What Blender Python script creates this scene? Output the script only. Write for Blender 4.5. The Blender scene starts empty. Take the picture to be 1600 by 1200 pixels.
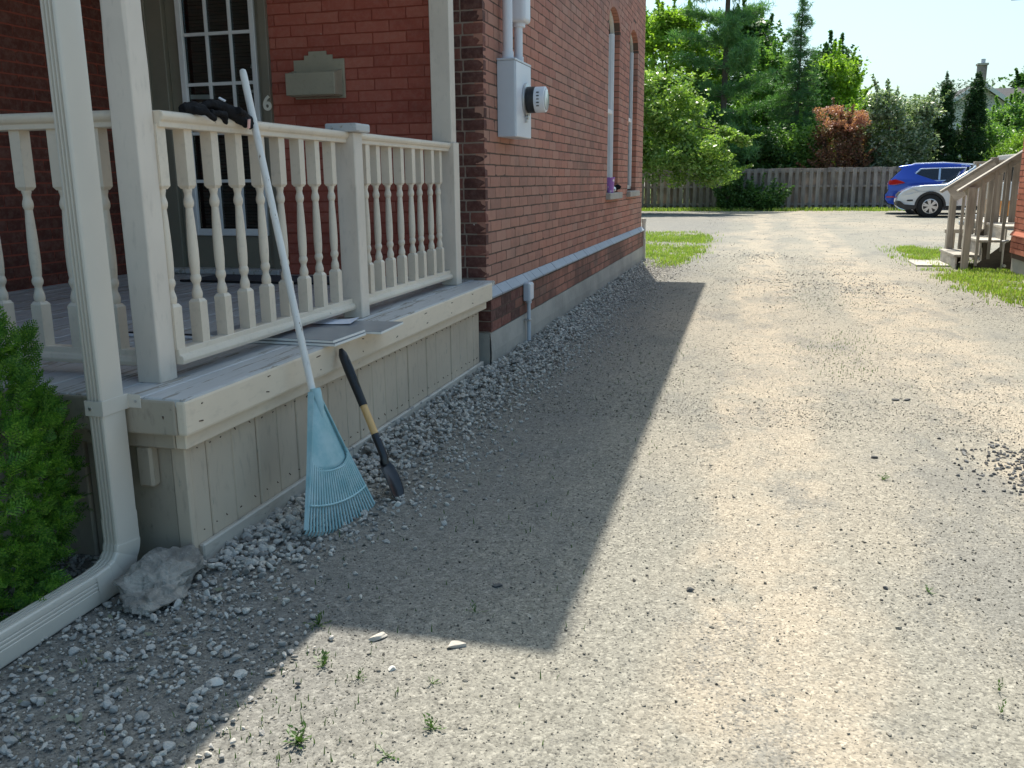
import bpy, bmesh, math, random
import numpy as np
from mathutils import Vector, Matrix, Euler, noise

S = bpy.context.scene
COL = S.collection
random.seed(7)
RNG = np.random.default_rng(11)
PI = math.pi

# ------------------------------------------------------------------ camera, sky, sun, exposure
F_PX, PITCH, ROLL, YAW, EYE = 1393.24, 0.223836, -0.010283, 0.268281, 1.24
cy_, sy_, cp_, sp_ = math.cos(YAW), math.sin(YAW), math.cos(PITCH), math.sin(PITCH)
fwd = Vector((-sy_ * cp_, cy_ * cp_, -sp_)); rgt = Vector((cy_, sy_, 0)); up_ = rgt.cross(fwd)
cr_, sr_ = math.cos(ROLL), math.sin(ROLL)
rgt, up_ = cr_ * rgt + sr_ * up_, -sr_ * rgt + cr_ * up_
cam = bpy.data.cameras.new('camera'); camo = bpy.data.objects.new('camera', cam); COL.objects.link(camo)
M = Matrix((rgt, up_, -fwd)).transposed().to_4x4(); M.translation = (0, 0, EYE)
camo.matrix_world = M
cam.sensor_width = 36; cam.lens = 36 * F_PX / 1600; cam.clip_start = 0.05; cam.clip_end = 1000
S.camera = camo

SUN_DX, SUN_DY = 0.106, -0.520                      # shadow shift per metre of height
sun_dir = Vector((SUN_DX, SUN_DY, -1)).normalized()
elev = math.atan(1 / math.hypot(SUN_DX, SUN_DY)); azim = math.atan2(-SUN_DX, -SUN_DY)
world = bpy.data.worlds.new('World'); S.world = world; world.use_nodes = True
wn = world.node_tree; wn.nodes.clear()
sky = wn.nodes.new('ShaderNodeTexSky'); sky.sky_type = 'NISHITA'; sky.sun_disc = False
sky.sun_elevation = elev; sky.sun_rotation = azim; sky.altitude = 0; sky.air_density = 1.0; sky.dust_density = 3.0; sky.ozone_density = 7.0
bg = wn.nodes.new('ShaderNodeBackground'); bg.inputs[1].default_value = 0.15
wo = wn.nodes.new('ShaderNodeOutputWorld')
tint = wn.nodes.new('ShaderNodeMix'); tint.data_type = 'RGBA'; tint.blend_type = 'MULTIPLY'; tint.inputs[0].default_value = 1; tint.inputs[7].default_value = (.93, .97, .80, 1)
wn.links.new(sky.outputs[0], tint.inputs[6]); wn.links.new(tint.outputs[2], bg.inputs[0]); wn.links.new(bg.outputs[0], wo.inputs[0])
sl = bpy.data.lights.new('sun', 'SUN'); sl.energy = 4.2; sl.angle = math.radians(0.5); sl.color = (1.0, 0.94, 0.83)
so = bpy.data.objects.new('sun', sl); COL.objects.link(so); so.rotation_euler = sun_dir.to_track_quat('-Z', 'Y').to_euler(); so.location = (0, 0, 30)
vs = S.view_settings; vs.view_transform = 'Standard'; vs.look = 'None'; vs.gamma = 1; vs.use_curve_mapping = False
vs.exposure = 0.8
S.render.engine = 'CYCLES'; S.cycles.use_denoising = True; S.cycles.max_bounces = 8; S.cycles.diffuse_bounces = 5
S.cycles.transparent_max_bounces = 12

def px(p):                                           # picture position of a point, used only to pick which bricks show largest
    d = Vector(p) - Vector((0, 0, EYE)); z = d.dot(fwd)
    return (800 + F_PX * d.dot(rgt) / z, 600 - F_PX * d.dot(up_) / z, z)

# ------------------------------------------------------------------ helpers
WL = {}
def tag(o, label=None, cat=None, group=None, kind=None):
    if label: o['label'] = label
    if cat: o['category'] = cat
    if group: o['group'] = group
    if kind: o['kind'] = kind
    return o
def empty(name, loc, label, cat, group=None, rz=0):
    o = bpy.data.objects.new(name, None); COL.objects.link(o); o.location = loc; o.rotation_euler = (0, 0, rz)
    o.empty_display_size = 0.1
    WL[o.name] = Vector(loc); return tag(o, label, cat, group)
def link(name, me, mat=None, parent=None, loc=(0, 0, 0), rot=(0, 0, 0), local=False):
    o = bpy.data.objects.new(name, me); COL.objects.link(o)
    if mat and not me.materials: me.materials.append(mat)
    l = Vector(loc); WL[o.name] = l
    if parent:
        o.parent = parent
        if not local: l = l - WL[parent.name]
    o.location = l; o.rotation_euler = rot
    return o
def copy_tree(o, parent=None):
    c = o.copy(); COL.objects.link(c); WL[c.name] = WL.get(o.name, Vector())
    if parent: c.parent = parent
    for ch in list(o.children): copy_tree(ch, c)
    return c
def shade(me, on=True):
    me.polygons.foreach_set('use_smooth', [on] * len(me.polygons)); return me
def npmesh(name, V, F, smooth=False):
    me = bpy.data.meshes.new(name); V = np.asarray(V, dtype=np.float32); F = np.asarray(F, dtype=np.int32); k = F.shape[1]
    me.vertices.add(len(V)); me.vertices.foreach_set('co', V.ravel())
    me.loops.add(F.size); me.loops.foreach_set('vertex_index', F.ravel())
    me.polygons.add(len(F)); me.polygons.foreach_set('loop_start', np.arange(0, F.size, k, dtype=np.int32))
    me.update(calc_edges=True); me.validate()
    if smooth: shade(me)
    return me
class MB:
    def __init__(s): s.v = []; s.f = []
    def add(s, vs_, fs_):
        n = len(s.v); s.v += [tuple(v) for v in vs_]; s.f += [tuple(i + n for i in f) for f in fs_]; return s
    def box(s, a, b, rot=None, piv=None):
        x0, y0, z0 = a; x1, y1, z1 = b
        vs_ = [Vector(p) for p in ((x0, y0, z0), (x1, y0, z0), (x1, y1, z0), (x0, y1, z0), (x0, y0, z1), (x1, y0, z1), (x1, y1, z1), (x0, y1, z1))]
        if rot is not None:
            pv = Vector(piv) if piv is not None else (Vector(a) + Vector(b)) / 2
            R_ = rot if isinstance(rot, Matrix) else Euler(rot).to_matrix()
            vs_ = [R_ @ (v - pv) + pv for v in vs_]
        return s.add(vs_, [(0, 3, 2, 1), (4, 5, 6, 7), (0, 1, 5, 4), (1, 2, 6, 5), (2, 3, 7, 6), (3, 0, 4, 7)])
    def cyl(s, p0, p1, r0, r1=None, n=12, caps=True):
        r1 = r0 if r1 is None else r1; p0 = Vector(p0); p1 = Vector(p1); d = (p1 - p0).normalized()
        a = d.orthogonal().normalized(); b = d.cross(a)
        vs_ = [p + (a * math.cos(t) + b * math.sin(t)) * r for p, r in ((p0, r0), (p1, r1)) for t in [2 * PI * i / n for i in range(n)]]
        fs_ = [(i, (i + 1) % n, n + (i + 1) % n, n + i) for i in range(n)]
        if caps: fs_ += [tuple(range(n))[::-1], tuple(range(n, 2 * n))]
        return s.add(vs_, fs_)
    def tube(s, pts, rad, n=8, caps=True):
        pts = [Vector(p) for p in pts]; rad = [rad] * len(pts) if not hasattr(rad, '__len__') else rad
        vs_ = []; a = None
        for i, p in enumerate(pts):
            d = (pts[min(i + 1, len(pts) - 1)] - pts[max(i - 1, 0)]).normalized()
            a = d.orthogonal().normalized() if a is None else (a - d * a.dot(d)).normalized()
            b = d.cross(a)
            vs_ += [p + (a * math.cos(2 * PI * k / n) + b * math.sin(2 * PI * k / n)) * rad[i] for k in range(n)]
        fs_ = [(i * n + k, i * n + (k + 1) % n, (i + 1) * n + (k + 1) % n, (i + 1) * n + k) for i in range(len(pts) - 1) for k in range(n)]
        if caps: fs_ += [tuple(range(n))[::-1], tuple(range((len(pts) - 1) * n, len(pts) * n))]
        return s.add(vs_, fs_)
    def lathe(s, prof, c=(0, 0, 0), n=16, sq=False):
        vs_ = [(c[0] + r * math.cos(2 * PI * (k + .5) / n), c[1] + r * math.sin(2 * PI * (k + .5) / n), c[2] + z) for r, z in prof for k in range(n)]
        fs_ = [(i * n + k, i * n + (k + 1) % n, (i + 1) * n + (k + 1) % n, (i + 1) * n + k) for i in range(len(prof) - 1) for k in range(n)]
        fs_ += [tuple(range(n))[::-1], tuple(range((len(prof) - 1) * n, len(prof) * n))]
        return s.add(vs_, fs_)
    def prism(s, poly, f0, f1):                      # poly of 2-D points, f0/f1 map a point to 3-D on either end
        n = len(poly); vs_ = [f0(p) for p in poly] + [f1(p) for p in poly]
        return s.add(vs_, [tuple(range(n))[::-1], tuple(range(n, 2 * n))] + [(i, (i + 1) % n, n + (i + 1) % n, n + i) for i in range(n)])
    def mesh(s, name, bevel=0, seg=1, smooth=False):
        me = bpy.data.meshes.new(name); me.from_pydata(s.v, [], s.f)
        bm = bmesh.new(); bm.from_mesh(me); bmesh.ops.recalc_face_normals(bm, faces=bm.faces)
        if bevel: bmesh.ops.bevel(bm, geom=[e for e in bm.edges if len(e.link_faces) == 2 and e.calc_face_angle(0) > .5], offset=bevel, segments=seg, affect='EDGES', clamp_overlap=True, profile=.6)
        bm.to_mesh(me); bm.free()
        if smooth: shade(me)
        return me
    def obj(s, name, mat, parent=None, bevel=0, seg=1, smooth=False):
        return link(name, s.mesh(name, bevel, seg, smooth), mat, parent)
def board(name, a, b, mat, parent, bevel=.003, rot=None, piv=None):
    m = MB(); m.box(a, b, rot, piv); return m.obj(name, mat, parent, bevel)
def smooth_angle(o, ang=.6):
    me = o.data; shade(me)
    bm = bmesh.new(); bm.from_mesh(me)
    for e in bm.edges:
        if len(e.link_faces) == 2 and e.calc_face_angle(0) > ang: e.smooth = False
    bm.to_mesh(me); bm.free(); return o

# ------------------------------------------------------------------ materials
class G:
    def __init__(s, name):
        s.m = bpy.data.materials.new(name); s.m.use_nodes = True; s.t = s.m.node_tree; s.b = s.t.nodes['Principled BSDF']; s.out = s.t.nodes['Material Output']; s._p = None
    def n(s, typ, ins=None, **kw):
        x = s.t.nodes.new('ShaderNode' + typ)
        for k, v in kw.items(): setattr(x, k, v)
        for k, v in (ins or {}).items(): s.set(x.inputs[k], v)
        return x
    def set(s, sock, v):
        if isinstance(v, bpy.types.NodeSocket): s.t.links.new(v, sock)
        elif hasattr(v, '__len__') and len(v) == 3 and sock.type == 'RGBA': sock.default_value = (*v, 1)
        else: sock.default_value = v
    @property
    def pos(s):
        if s._p is None: s._p = s.n('NewGeometry').outputs['Position']
        return s._p
    def obj(s): return s.n('TexCoord').outputs['Object']
    def mapv(s, v, scale): return s.n('Mapping', {'Vector': v, 'Scale': scale}).outputs[0]
    def noise(s, scale, detail=3, rough=.55, v=None, dist=0): return s.n('TexNoise', {'Vector': v or s.pos, 'Scale': scale, 'Detail': detail, 'Roughness': rough, 'Distortion': dist}).outputs[0]
    def ramp(s, fac, stops, interp='LINEAR'):
        r = s.n('ValToRGB', {'Fac': fac}); r.color_ramp.interpolation = interp
        e = r.color_ramp.elements
        while len(e) < len(stops): e.new(.5)
        for i, (p, c) in enumerate(stops):
            e[i].position = p; e[i].color = (*c, 1) if hasattr(c, '__len__') else (c, c, c, 1)
        return r.outputs[0]
    def mix(s, fac, a, b, mode='MIX'):
        x = s.n('Mix', data_type='RGBA', blend_type=mode); s.set(x.inputs[0], fac); s.set(x.inputs[6], a); s.set(x.inputs[7], b); return x.outputs[2]
    def math(s, op, a, b=0.): 
        x = s.n('Math', operation=op); s.set(x.inputs[0], a); s.set(x.inputs[1], b); return x.outputs[0]
    def sstep(s, v, a, b): return s.n('MapRange', {'Value': v, 'From Min': a, 'From Max': b}, interpolation_type='SMOOTHSTEP').outputs[0]
    def bump(s, h, strength=.3, dist=.01): return s.n('Bump', {'Height': h, 'Strength': strength, 'Distance': dist}).outputs[0]
    def fin(s, col, rough=.6, normal=None, spec=None, metal=None, **kw):
        s.set(s.b.inputs['Base Color'], col); s.set(s.b.inputs['Roughness'], rough)
        if normal is not None: s.set(s.b.inputs['Normal'], normal)
        if spec is not None: s.set(s.b.inputs['Specular IOR Level'], spec)
        if metal is not None: s.set(s.b.inputs['Metallic'], metal)
        for k, v in kw.items(): s.set(s.b.inputs[k], v)
        return s.m

def mul(c, k): return tuple(min(1, x * k) for x in c)
def paint(name, c, chip=.72, chipcol=(.20, .18, .15), rough=.5, stretch=(1, 1, 1), dirt=.25, bumpk=.15):
    g = G(name); v = g.mapv(g.pos, stretch)
    n1 = g.noise(2.2, 4); n2 = g.noise(45, 4, .6, v); n3 = g.noise(17, 5, .7, v)
    c1 = g.mix(g.sstep(n1, .3, .75), mul(c, .90), mul(c, 1.06))
    c1 = g.mix(g.math('MULTIPLY', g.sstep(n2, .52, .75), dirt), c1, mul(c, .55))
    ch = g.sstep(g.math('ADD', n3, g.math('MULTIPLY', g.math('SUBTRACT', n2, .5), .35)), chip, chip + .02)
    c2 = g.mix(ch, c1, chipcol)
    h = g.math('SUBTRACT', g.math('MULTIPLY', n2, .35), ch)
    return g.fin(c2, g.mix(ch, (rough,) * 3, (.85,) * 3), g.bump(h, bumpk, .004))
def plain(name, c, rough=.5, metal=0, spec=.5, var=.12, scale=12, bumpk=.05):
    g = G(name); n = g.noise(scale, 4)
    return g.fin(g.mix(n, mul(c, 1 - var), mul(c, 1 + var)), rough, g.bump(g.noise(90, 3), bumpk, .002), spec, metal)
def oldwood(name, c, stretch, c2=None):
    g = G(name); v = g.mapv(g.pos, stretch); w = g.noise(1, 6, .65, v, .4); n = g.noise(3, 3)
    c2 = c2 or mul(c, .55)
    rnd = g.n('ObjectInfo').outputs['Random']
    col = g.mix(g.sstep(w, .32, .68), c2, c); col = g.mix(g.sstep(n, .35, .7), col, g.mix(.5, col, mul(c, 1.15)))
    col = g.mix(1, col, g.ramp(rnd, [(0, .75), (1, 1.15)]), 'MULTIPLY')
    return g.fin(col, .85, g.bump(w, .5, .004), .2)
def brick(name, stops, island, sootcol=(.05, .035, .03), soot=.62, bloom=0, paintdots=0.0):
    g = G(name)
    r = g.n('NewGeometry').outputs['Random Per Island'] if island else g.n('ObjectInfo').outputs['Random']
    c = g.ramp(r, stops)
    n1 = g.noise(28, 5, .65); n2 = g.noise(.9, 4, .6); n3 = g.noise(6, 4, .6)
    c = g.mix(g.math('MULTIPLY', g.sstep(n1, .38, .7), .25), c, g.mix(.5, c, (.62, .40, .32)))
    c = g.mix(g.math('MULTIPLY', g.sstep(g.math('ADD', g.math('MULTIPLY', n2, .7), g.math('MULTIPLY', n3, .3)), soot - .12, soot + .1), .65), c, sootcol)
    if bloom: c = g.mix(g.math('MULTIPLY', g.sstep(g.math('ADD', g.noise(.45, 3, .5), g.math('MULTIPLY', n3, .25)), .52, .78), bloom), c, (.38, .235, .18))
    if paintdots: c = g.mix(g.sstep(g.noise(34, 2, .4), paintdots, paintdots + .02), c, (.62, .56, .5))
    h = g.math('ADD', g.math('MULTIPLY', n1, .6), g.math('MULTIPLY', g.noise(140, 3), .4))
    return g.fin(c, .78, g.bump(h, .45, .004), .3)
def leafmat(name, cols, trans=.35, rough=.45, spec=.4):
    g = G(name); r = g.n('NewGeometry').outputs['Random Per Island']
    c = g.ramp(r, [(i / max(1, len(cols) - 1), x) for i, x in enumerate(cols)])
    c = g.mix(g.math('MULTIPLY', g.sstep(g.noise(1.3, 2), .35, .7), .35), c, mul(cols[0], .6))
    g.fin(c, rough, None, spec)
    tr = g.n('BsdfTranslucent', {'Color': g.mix(1, c, (1.1, 1.25, .55), 'MULTIPLY')})
    ms = g.n('MixShader', {0: trans, 1: g.b.outputs[0], 2: tr.outputs[0]})
    g.t.links.new(ms.outputs[0], g.out.inputs[0]); return g.m
def stonemat(name, stops, wet=0):
    g = G(name); r = g.n('ObjectInfo').outputs['Random']; c = g.ramp(r, stops); v = g.obj()
    n = g.noise(2.2, 4, .6, v)
    c = g.mix(g.sstep(n, .35, .72), mul(stops[1][1], .8), c)
    return g.fin(g.mix(.65, c, g.ramp(r, stops)), .85, g.bump(g.noise(6, 4, .6, v), .35, .05), .25)

BEIGE = (.78, .665, .52)
M_TRIM = paint('beige trim paint', BEIGE, .715, (.30, .26, .21), stretch=(1, .35, 1))
M_POST = paint('beige post paint', (.73, .645, .55), .765, (.33, .3, .26), stretch=(1, 1, .3), dirt=.3)
M_BAL = paint('baluster paint', (.75, .65, .525), .735, (.36, .32, .26), dirt=.25)
M_SKIRT = paint('skirt board paint', (.60, .50, .385), .68, (.38, .345, .28), stretch=(1, 1, .3), dirt=.4)
M_KICK = paint('worn kick board paint', (.52, .48, .42), .6, (.27, .26, .25), stretch=(1, .3, 1), dirt=.6, bumpk=.35)
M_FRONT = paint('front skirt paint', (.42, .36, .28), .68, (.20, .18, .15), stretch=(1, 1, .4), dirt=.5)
M_DECK = paint('grey deck paint', (.52, .52, .52), .575, (.33, .30, .26), stretch=(1.6, .13, 1), rough=.45, dirt=.5, bumpk=.45)
M_SILL = paint('blue grey sill paint', (.30, .33, .38), .70, (.22, .21, .2), dirt=.35)
M_DOOR = paint('shade darkened door paint', (.235, .215, .165), .9, (.15, .14, .11), dirt=.15)  # trim paint made darker and olive: deeper porch shade put into the colour
M_MAIL = paint('shade darkened mailbox paint', (.42, .385, .29), .82, (.25, .23, .19), dirt=.3)  # same paint as the porch, darkened to carry the shade on the wall
M_WHITE = paint('white sash paint', (.82, .83, .84), .9, (.5, .5, .5), dirt=.12, rough=.4)
M_WFRAME = paint('window frame paint', (.62, .60, .53), .8, (.4, .37, .3), dirt=.25)
M_SPOUT = plain('downspout enamel', (.62, .575, .50), .32, 0, .6, .06, 5)
M_METER = plain('meter box enamel', (.52, .57, .63), .38, 0, .5, .05, 8)
M_PVC = plain('white conduit', (.70, .72, .77), .4, 0, .5, .05, 8)
M_BLACK = plain('black rubber', (.015, .015, .017), .45, 0, .5, .3, 30, .2)
M_CLOTH = plain('black glove fabric', (.012, .012, .014), .85, 0, .2, .4, 60, .6)
M_STEEL = plain('galvanised steel', (.5, .5, .5), .4, .9, .5, .2, 20)
M_BLADE = plain('black shovel enamel', (.018, .018, .021), .3, 0, .6, .3, 40, .1)
def ash():
    g = G('varnished ash'); w = g.noise(1, 5, .6, g.mapv(g.pos, (90, 90, 7)), .3)
    return g.fin(g.mix(w, (.62, .36, .13), (.75, .49, .22)), .38, g.bump(w, .1, .001), .5)
M_ASH = ash()
def rakepoly():
    g = G('faded teal plastic'); n = g.noise(9, 5, .65); n2 = g.noise(30, 4)
    c = g.mix(g.sstep(n, .35, .68), (.26, .47, .51), (.40, .58, .61)); c = g.mix(g.math('MULTIPLY', g.sstep(n2, .5, .8), .4), c, (.45, .60, .62))
    return g.fin(c, .5, g.bump(n2, .15, .003), .4)
M_RAKE = rakepoly()
M_HANDLE = paint('worn white handle paint', (.78, .76, .72), .61, (.30, .25, .19), stretch=(1, 1, .25), dirt=.5)
def tilemat():
    g = G('grey floor tile'); n = g.noise(14, 6, .65, g.mapv(g.pos, (.5, 2, 1)))
    return g.fin(g.mix(n, (.20, .21, .23), (.30, .31, .33)), .3, g.bump(n, .06, .002), .5)
M_TILE = tilemat()
M_TILEEDGE = plain('tile body', (.78, .77, .73), .7)
M_PAPER = plain('white paper', (.72, .74, .82), .7, 0, .3, .03)
def conc():
    g = G('parged concrete'); n = g.noise(1.6, 6, .65); n2 = g.noise(22, 6, .7)
    c = g.mix(g.sstep(n, .3, .72), (.33, .31, .275), (.50, .465, .41)); c = g.mix(g.math('MULTIPLY', g.sstep(n2, .45, .75), .45), c, (.47, .45, .41))
    return g.fin(c, .9, g.bump(n2, .35, .006), .2)
M_CONC = conc()
def rockm():
    g = G('boulder stone'); n = g.noise(9, 8, .7); n2 = g.noise(38, 6, .7)
    c = g.mix(g.sstep(n, .35, .68), (.20, .188, .17), (.40, .375, .335)); c = g.mix(g.math('MULTIPLY', g.sstep(n2, .55, .72), .5), c, (.52, .49, .44))
    return g.fin(c, .92, g.bump(g.math('ADD', n, g.math('MULTIPLY', n2, .5)), .9, .02), .2)
M_ROCK = rockm()
B_SIDE = [(0, (.27, .115, .082)), (.10, (.36, .148, .105)), (.45, (.42, .170, .115)), (.75, (.45, .195, .133)), (1, (.41, .21, .155))]
B_PORCH = [(0, (.34, .085, .06)), (.5, (.42, .113, .08)), (1, (.47, .148, .105))]
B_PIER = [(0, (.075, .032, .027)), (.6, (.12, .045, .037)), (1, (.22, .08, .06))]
M_BS = brick('weathered red brick', B_SIDE, False, soot=.64, bloom=.35); M_BSi = brick('weathered red brick mass', B_SIDE, True, soot=.64, bloom=.35)
M_BL = brick('dirty plinth brick', B_SIDE, False, soot=.50); M_BLi = brick('dirty plinth brick mass', B_SIDE, True, soot=.50)
M_BP = brick('painted red brick', B_PORCH, False, (.12, .035, .027), .64, paintdots=.79); M_BPi = brick('painted red brick mass', B_PORCH, True, (.12, .035, .027), .64, paintdots=.79)
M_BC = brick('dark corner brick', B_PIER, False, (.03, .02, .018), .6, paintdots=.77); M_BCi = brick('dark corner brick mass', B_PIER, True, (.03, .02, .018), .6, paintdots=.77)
M_BBAY = brick('dark painted bay brick', [(0, (.105, .034, .024)), (1, (.14, .046, .032))], True, (.07, .024, .018), .62)
M_BR = brick('orange red brick', [(0, (.36, .105, .06)), (1, (.50, .17, .10))], True, (.25, .08, .05), .66)
def mort(name, a, b):
    g = G(name); n = g.noise(12, 5, .6)
    return g.fin(g.mix(n, a, b), .95, g.bump(g.noise(80, 4), .4, .004), .1)
M_MOR = mort('sooty mortar', (.085, .06, .048), (.155, .112, .09)); M_MORP = mort('painted mortar', (.29, .075, .052), (.36, .10, .068)); M_MORC = mort('pale mortar', (.26, .21, .17), (.36, .30, .25))
M_ROOF = plain('dark shingle', (.07, .07, .075), .9, 0, .2, .3, 6)
M_SOFFIT = plain('soffit board', (.72, .70, .64), .6)
M_DARK = plain('dark interior', (.012, .012, .012), .8)
def glassm(name, tint=(1, 1, 1), refl=1.0):
    g = G(name); fr = g.n('Fresnel', {'IOR': 1.5}).outputs[0]
    t = g.n('BsdfTransparent', {'Color': tint}); gl = g.n('BsdfGlossy', {'Roughness': .02})
    ms = g.n('MixShader', {0: g.math('MULTIPLY', fr, refl), 1: t.outputs[0], 2: gl.outputs[0]}); g.t.links.new(ms.outputs[0], g.out.inputs[0]); return g.m
M_GLASS = glassm('window glass', (.86, .9, .9))
M_CGLASS = plain('tinted car glass', (.012, .016, .024), .05, 0, .7, .1, 3, 0)
M_BLIND = plain('brown blind slat', (.10, .09, .075), .55, 0, .4, .25, 9)
M_BLINDW = plain('white blind slat', (.62, .62, .6), .5)
M_FENCE = oldwood('grey fence wood', (.35, .305, .265), (9, 9, .8))
M_STAIR = oldwood('weathered stair wood', (.52, .48, .42), (4, 4, 14)); M_STAIRV = oldwood('weathered baluster wood', (.46, .415, .35), (22, 22, 1.2)); M_PLY = oldwood('dark stair panel', (.14, .115, .09), (3, 3, 10))
M_BARK = oldwood('bark', (.13, .105, .085), (6, 6, 1.2))
M_TYRE = plain('tyre rubber', (.014, .014, .015), .8); M_TRIMBLK = plain('black car plastic', (.02, .02, .022), .5)
def carpaint(name, c, metal=.4):
    g = G(name); return g.fin(c, .28, None, .5, metal, **{'Coat Weight': 1.0, 'Coat Roughness': .03})
M_CBLUE = carpaint('blue car paint', (.012, .06, .42), .35); M_CSILV = carpaint('silver car paint', (.55, .62, .70), .5); M_CWHITE = carpaint('white van paint', (.75, .76, .76), 0); M_CORANGE = carpaint('orange van paint', (.75, .26, .03), 0)
M_RIM = plain('alloy rim', (.62, .63, .65), .3, .7); M_CHROME = plain('chrome trim', (.8, .8, .82), .15, 1, .5, .02)
M_RED = plain('red lamp lens', (.45, .012, .01), .15, 0, .6, .1); M_LAMP = plain('clear lamp lens', (.55, .57, .58), .1, 0, .7, .1)
M_SIDING = plain('white siding', (.68, .69, .70), .6); M_CHIM = brick('grey chimney brick', [(0, (.22, .18, .17)), (1, (.34, .29, .27))], True)
M_PLATE = plain('licence plate', (.6, .62, .65), .5)

L_CEDAR = leafmat('cedar sprays', [(.055, .15, .025), (.13, .31, .045), (.28, .48, .075)], .42, .5, .3)
L_CEDARB = leafmat('browned cedar spray', [(.45, .16, .03), (.5, .22, .05)], .2)
L_LIGHT = leafmat('light maple leaves', [(.17, .30, .04), (.30, .46, .06), (.42, .58, .10)], .5)
L_GLOSS = leafmat('glossy leaves', [(.14, .25, .055), (.25, .39, .08), (.44, .55, .17)], .42, .28, .6)
L_PINE = leafmat('pine needles', [(.08, .20, .08), (.13, .28, .10), (.22, .40, .15)], .35, .5)
L_LARCH = leafmat('larch needles', [(.08, .18, .08), (.14, .28, .11)], .4, .5)
L_SMOKE = leafmat('smoke bush leaves', [(.14, .09, .06), (.36, .15, .11), (.24, .20, .10)], .35); L_SMOKEF = leafmat('smoke bush plumes', [(.45, .20, .17), (.55, .27, .21)], .4)
L_DOG = leafmat('pale edged leaves', [(.10, .17, .08), (.22, .30, .16), (.62, .68, .58)], .35, .3, .6)
L_DCED = leafmat('dark cedar', [(.022, .07, .018), (.045, .11, .03)], .25, .6)
L_GOLD = leafmat('golden cypress', [(.14, .25, .03), (.22, .36, .05), (.28, .42, .08)], .4)
L_MID = leafmat('mid green leaves', [(.14, .27, .07), (.24, .40, .10)], .45); L_DEEP = leafmat('deep green leaves', [(.06, .14, .04), (.11, .22, .055)], .35)
L_GRASS = leafmat('grass blades', [(.17, .27, .04), (.24, .36, .055), (.33, .42, .10), (.40, .38, .17)], .45); L_WEED = leafmat('weed leaves', [(.06, .12, .03), (.10, .18, .045)], .3); L_DRY = leafmat('dry stems', [(.32, .28, .13), (.4, .36, .2)], .2)

def groundmat():
    g = G('gravel driveway'); p = g.pos
    sep = g.n('SeparateXYZ', {0: p}); x, y = sep.outputs[0], sep.outputs[1]
    ns = g.noise(1, 4, .6, g.mapv(p, (1.4, .35, 1))); nf = g.noise(3.2, 5, .65); n1 = g.noise(30, 4, .6); n2 = g.noise(130, 3, .6)
    def band(c, w):
        d = g.math('ABSOLUTE', g.math('SUBTRACT', g.math('ADD', x, g.math('MULTIPLY', g.math('SUBTRACT', ns, .5), .9)), c)); return g.math('SUBTRACT', 1., g.sstep(d, w * .35, w))
    tracks = g.math('MAXIMUM', band(.08, .42), band(1.28, .55))
    tr = g.math('MULTIPLY', tracks, g.sstep(nf, .25, .6))
    tr = g.math('MAXIMUM', tr, g.math('MULTIPLY', g.sstep(g.noise(.22, 3, .5), .42, .62), .6))
    base = g.mix(g.sstep(n1, .3, .7), (.218, .208, .178), (.30, .285, .243))
    pink = g.mix(g.sstep(n1, .3, .7), (.345, .298, .233), (.40, .348, .275))
    c = g.mix(tr, base, pink)
    gp = g.math('ADD', g.math('MULTIPLY', g.noise(1, 8, .72, g.mapv(p, (1.7, .8, 1))), .72), g.math('MULTIPLY', n2, .28))
    right = g.math('MULTIPLY', g.sstep(x, .35, 1.0), g.math('SUBTRACT', 1., g.sstep(y, 2.6, 4.6)))
    gp = g.math('ADD', gp, g.math('MULTIPLY', right, .12))
    c = g.mix(g.math('MULTIPLY', g.sstep(gp, .49, .60), .72), c, (.185, .182, .168))
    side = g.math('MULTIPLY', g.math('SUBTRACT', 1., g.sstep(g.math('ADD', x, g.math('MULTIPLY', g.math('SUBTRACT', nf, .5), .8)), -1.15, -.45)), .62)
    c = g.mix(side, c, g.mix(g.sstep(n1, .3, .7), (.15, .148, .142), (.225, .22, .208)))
    vo = g.n('TexVoronoi', {'Vector': p, 'Scale': 140.}); cell = g.n('SeparateColor', {0: vo.outputs['Color']}).outputs[0]
    c = g.mix(1, c, g.ramp(cell, [(0, .62), (.25, .9), (.8, 1.05), (1, 1.35)]), 'MULTIPLY')
    c = g.mix(g.math('MULTIPLY', g.sstep(n2, .55, .66), .55), c, (.10, .097, .088))
    c = g.mix(g.math('MULTIPLY', g.sstep(g.noise(75, 2, .5), .64, .70), .7), c, (.06, .058, .052))
    h = g.math('ADD', g.math('MULTIPLY', g.noise(230, 3, .6), .6), g.math('MULTIPLY', g.math('SUBTRACT', .6, vo.outputs['Distance']), .5))
    return g.fin(c, .95, g.bump(h, .7, .004), .15)
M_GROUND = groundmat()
def farground():
    g = G('lawn ground'); n = g.noise(4, 5, .6); return g.fin(g.mix(n, (.06, .09, .02), (.12, .15, .04)), .95, g.bump(n, .5, .03), .1)
M_SOIL = farground()

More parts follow.
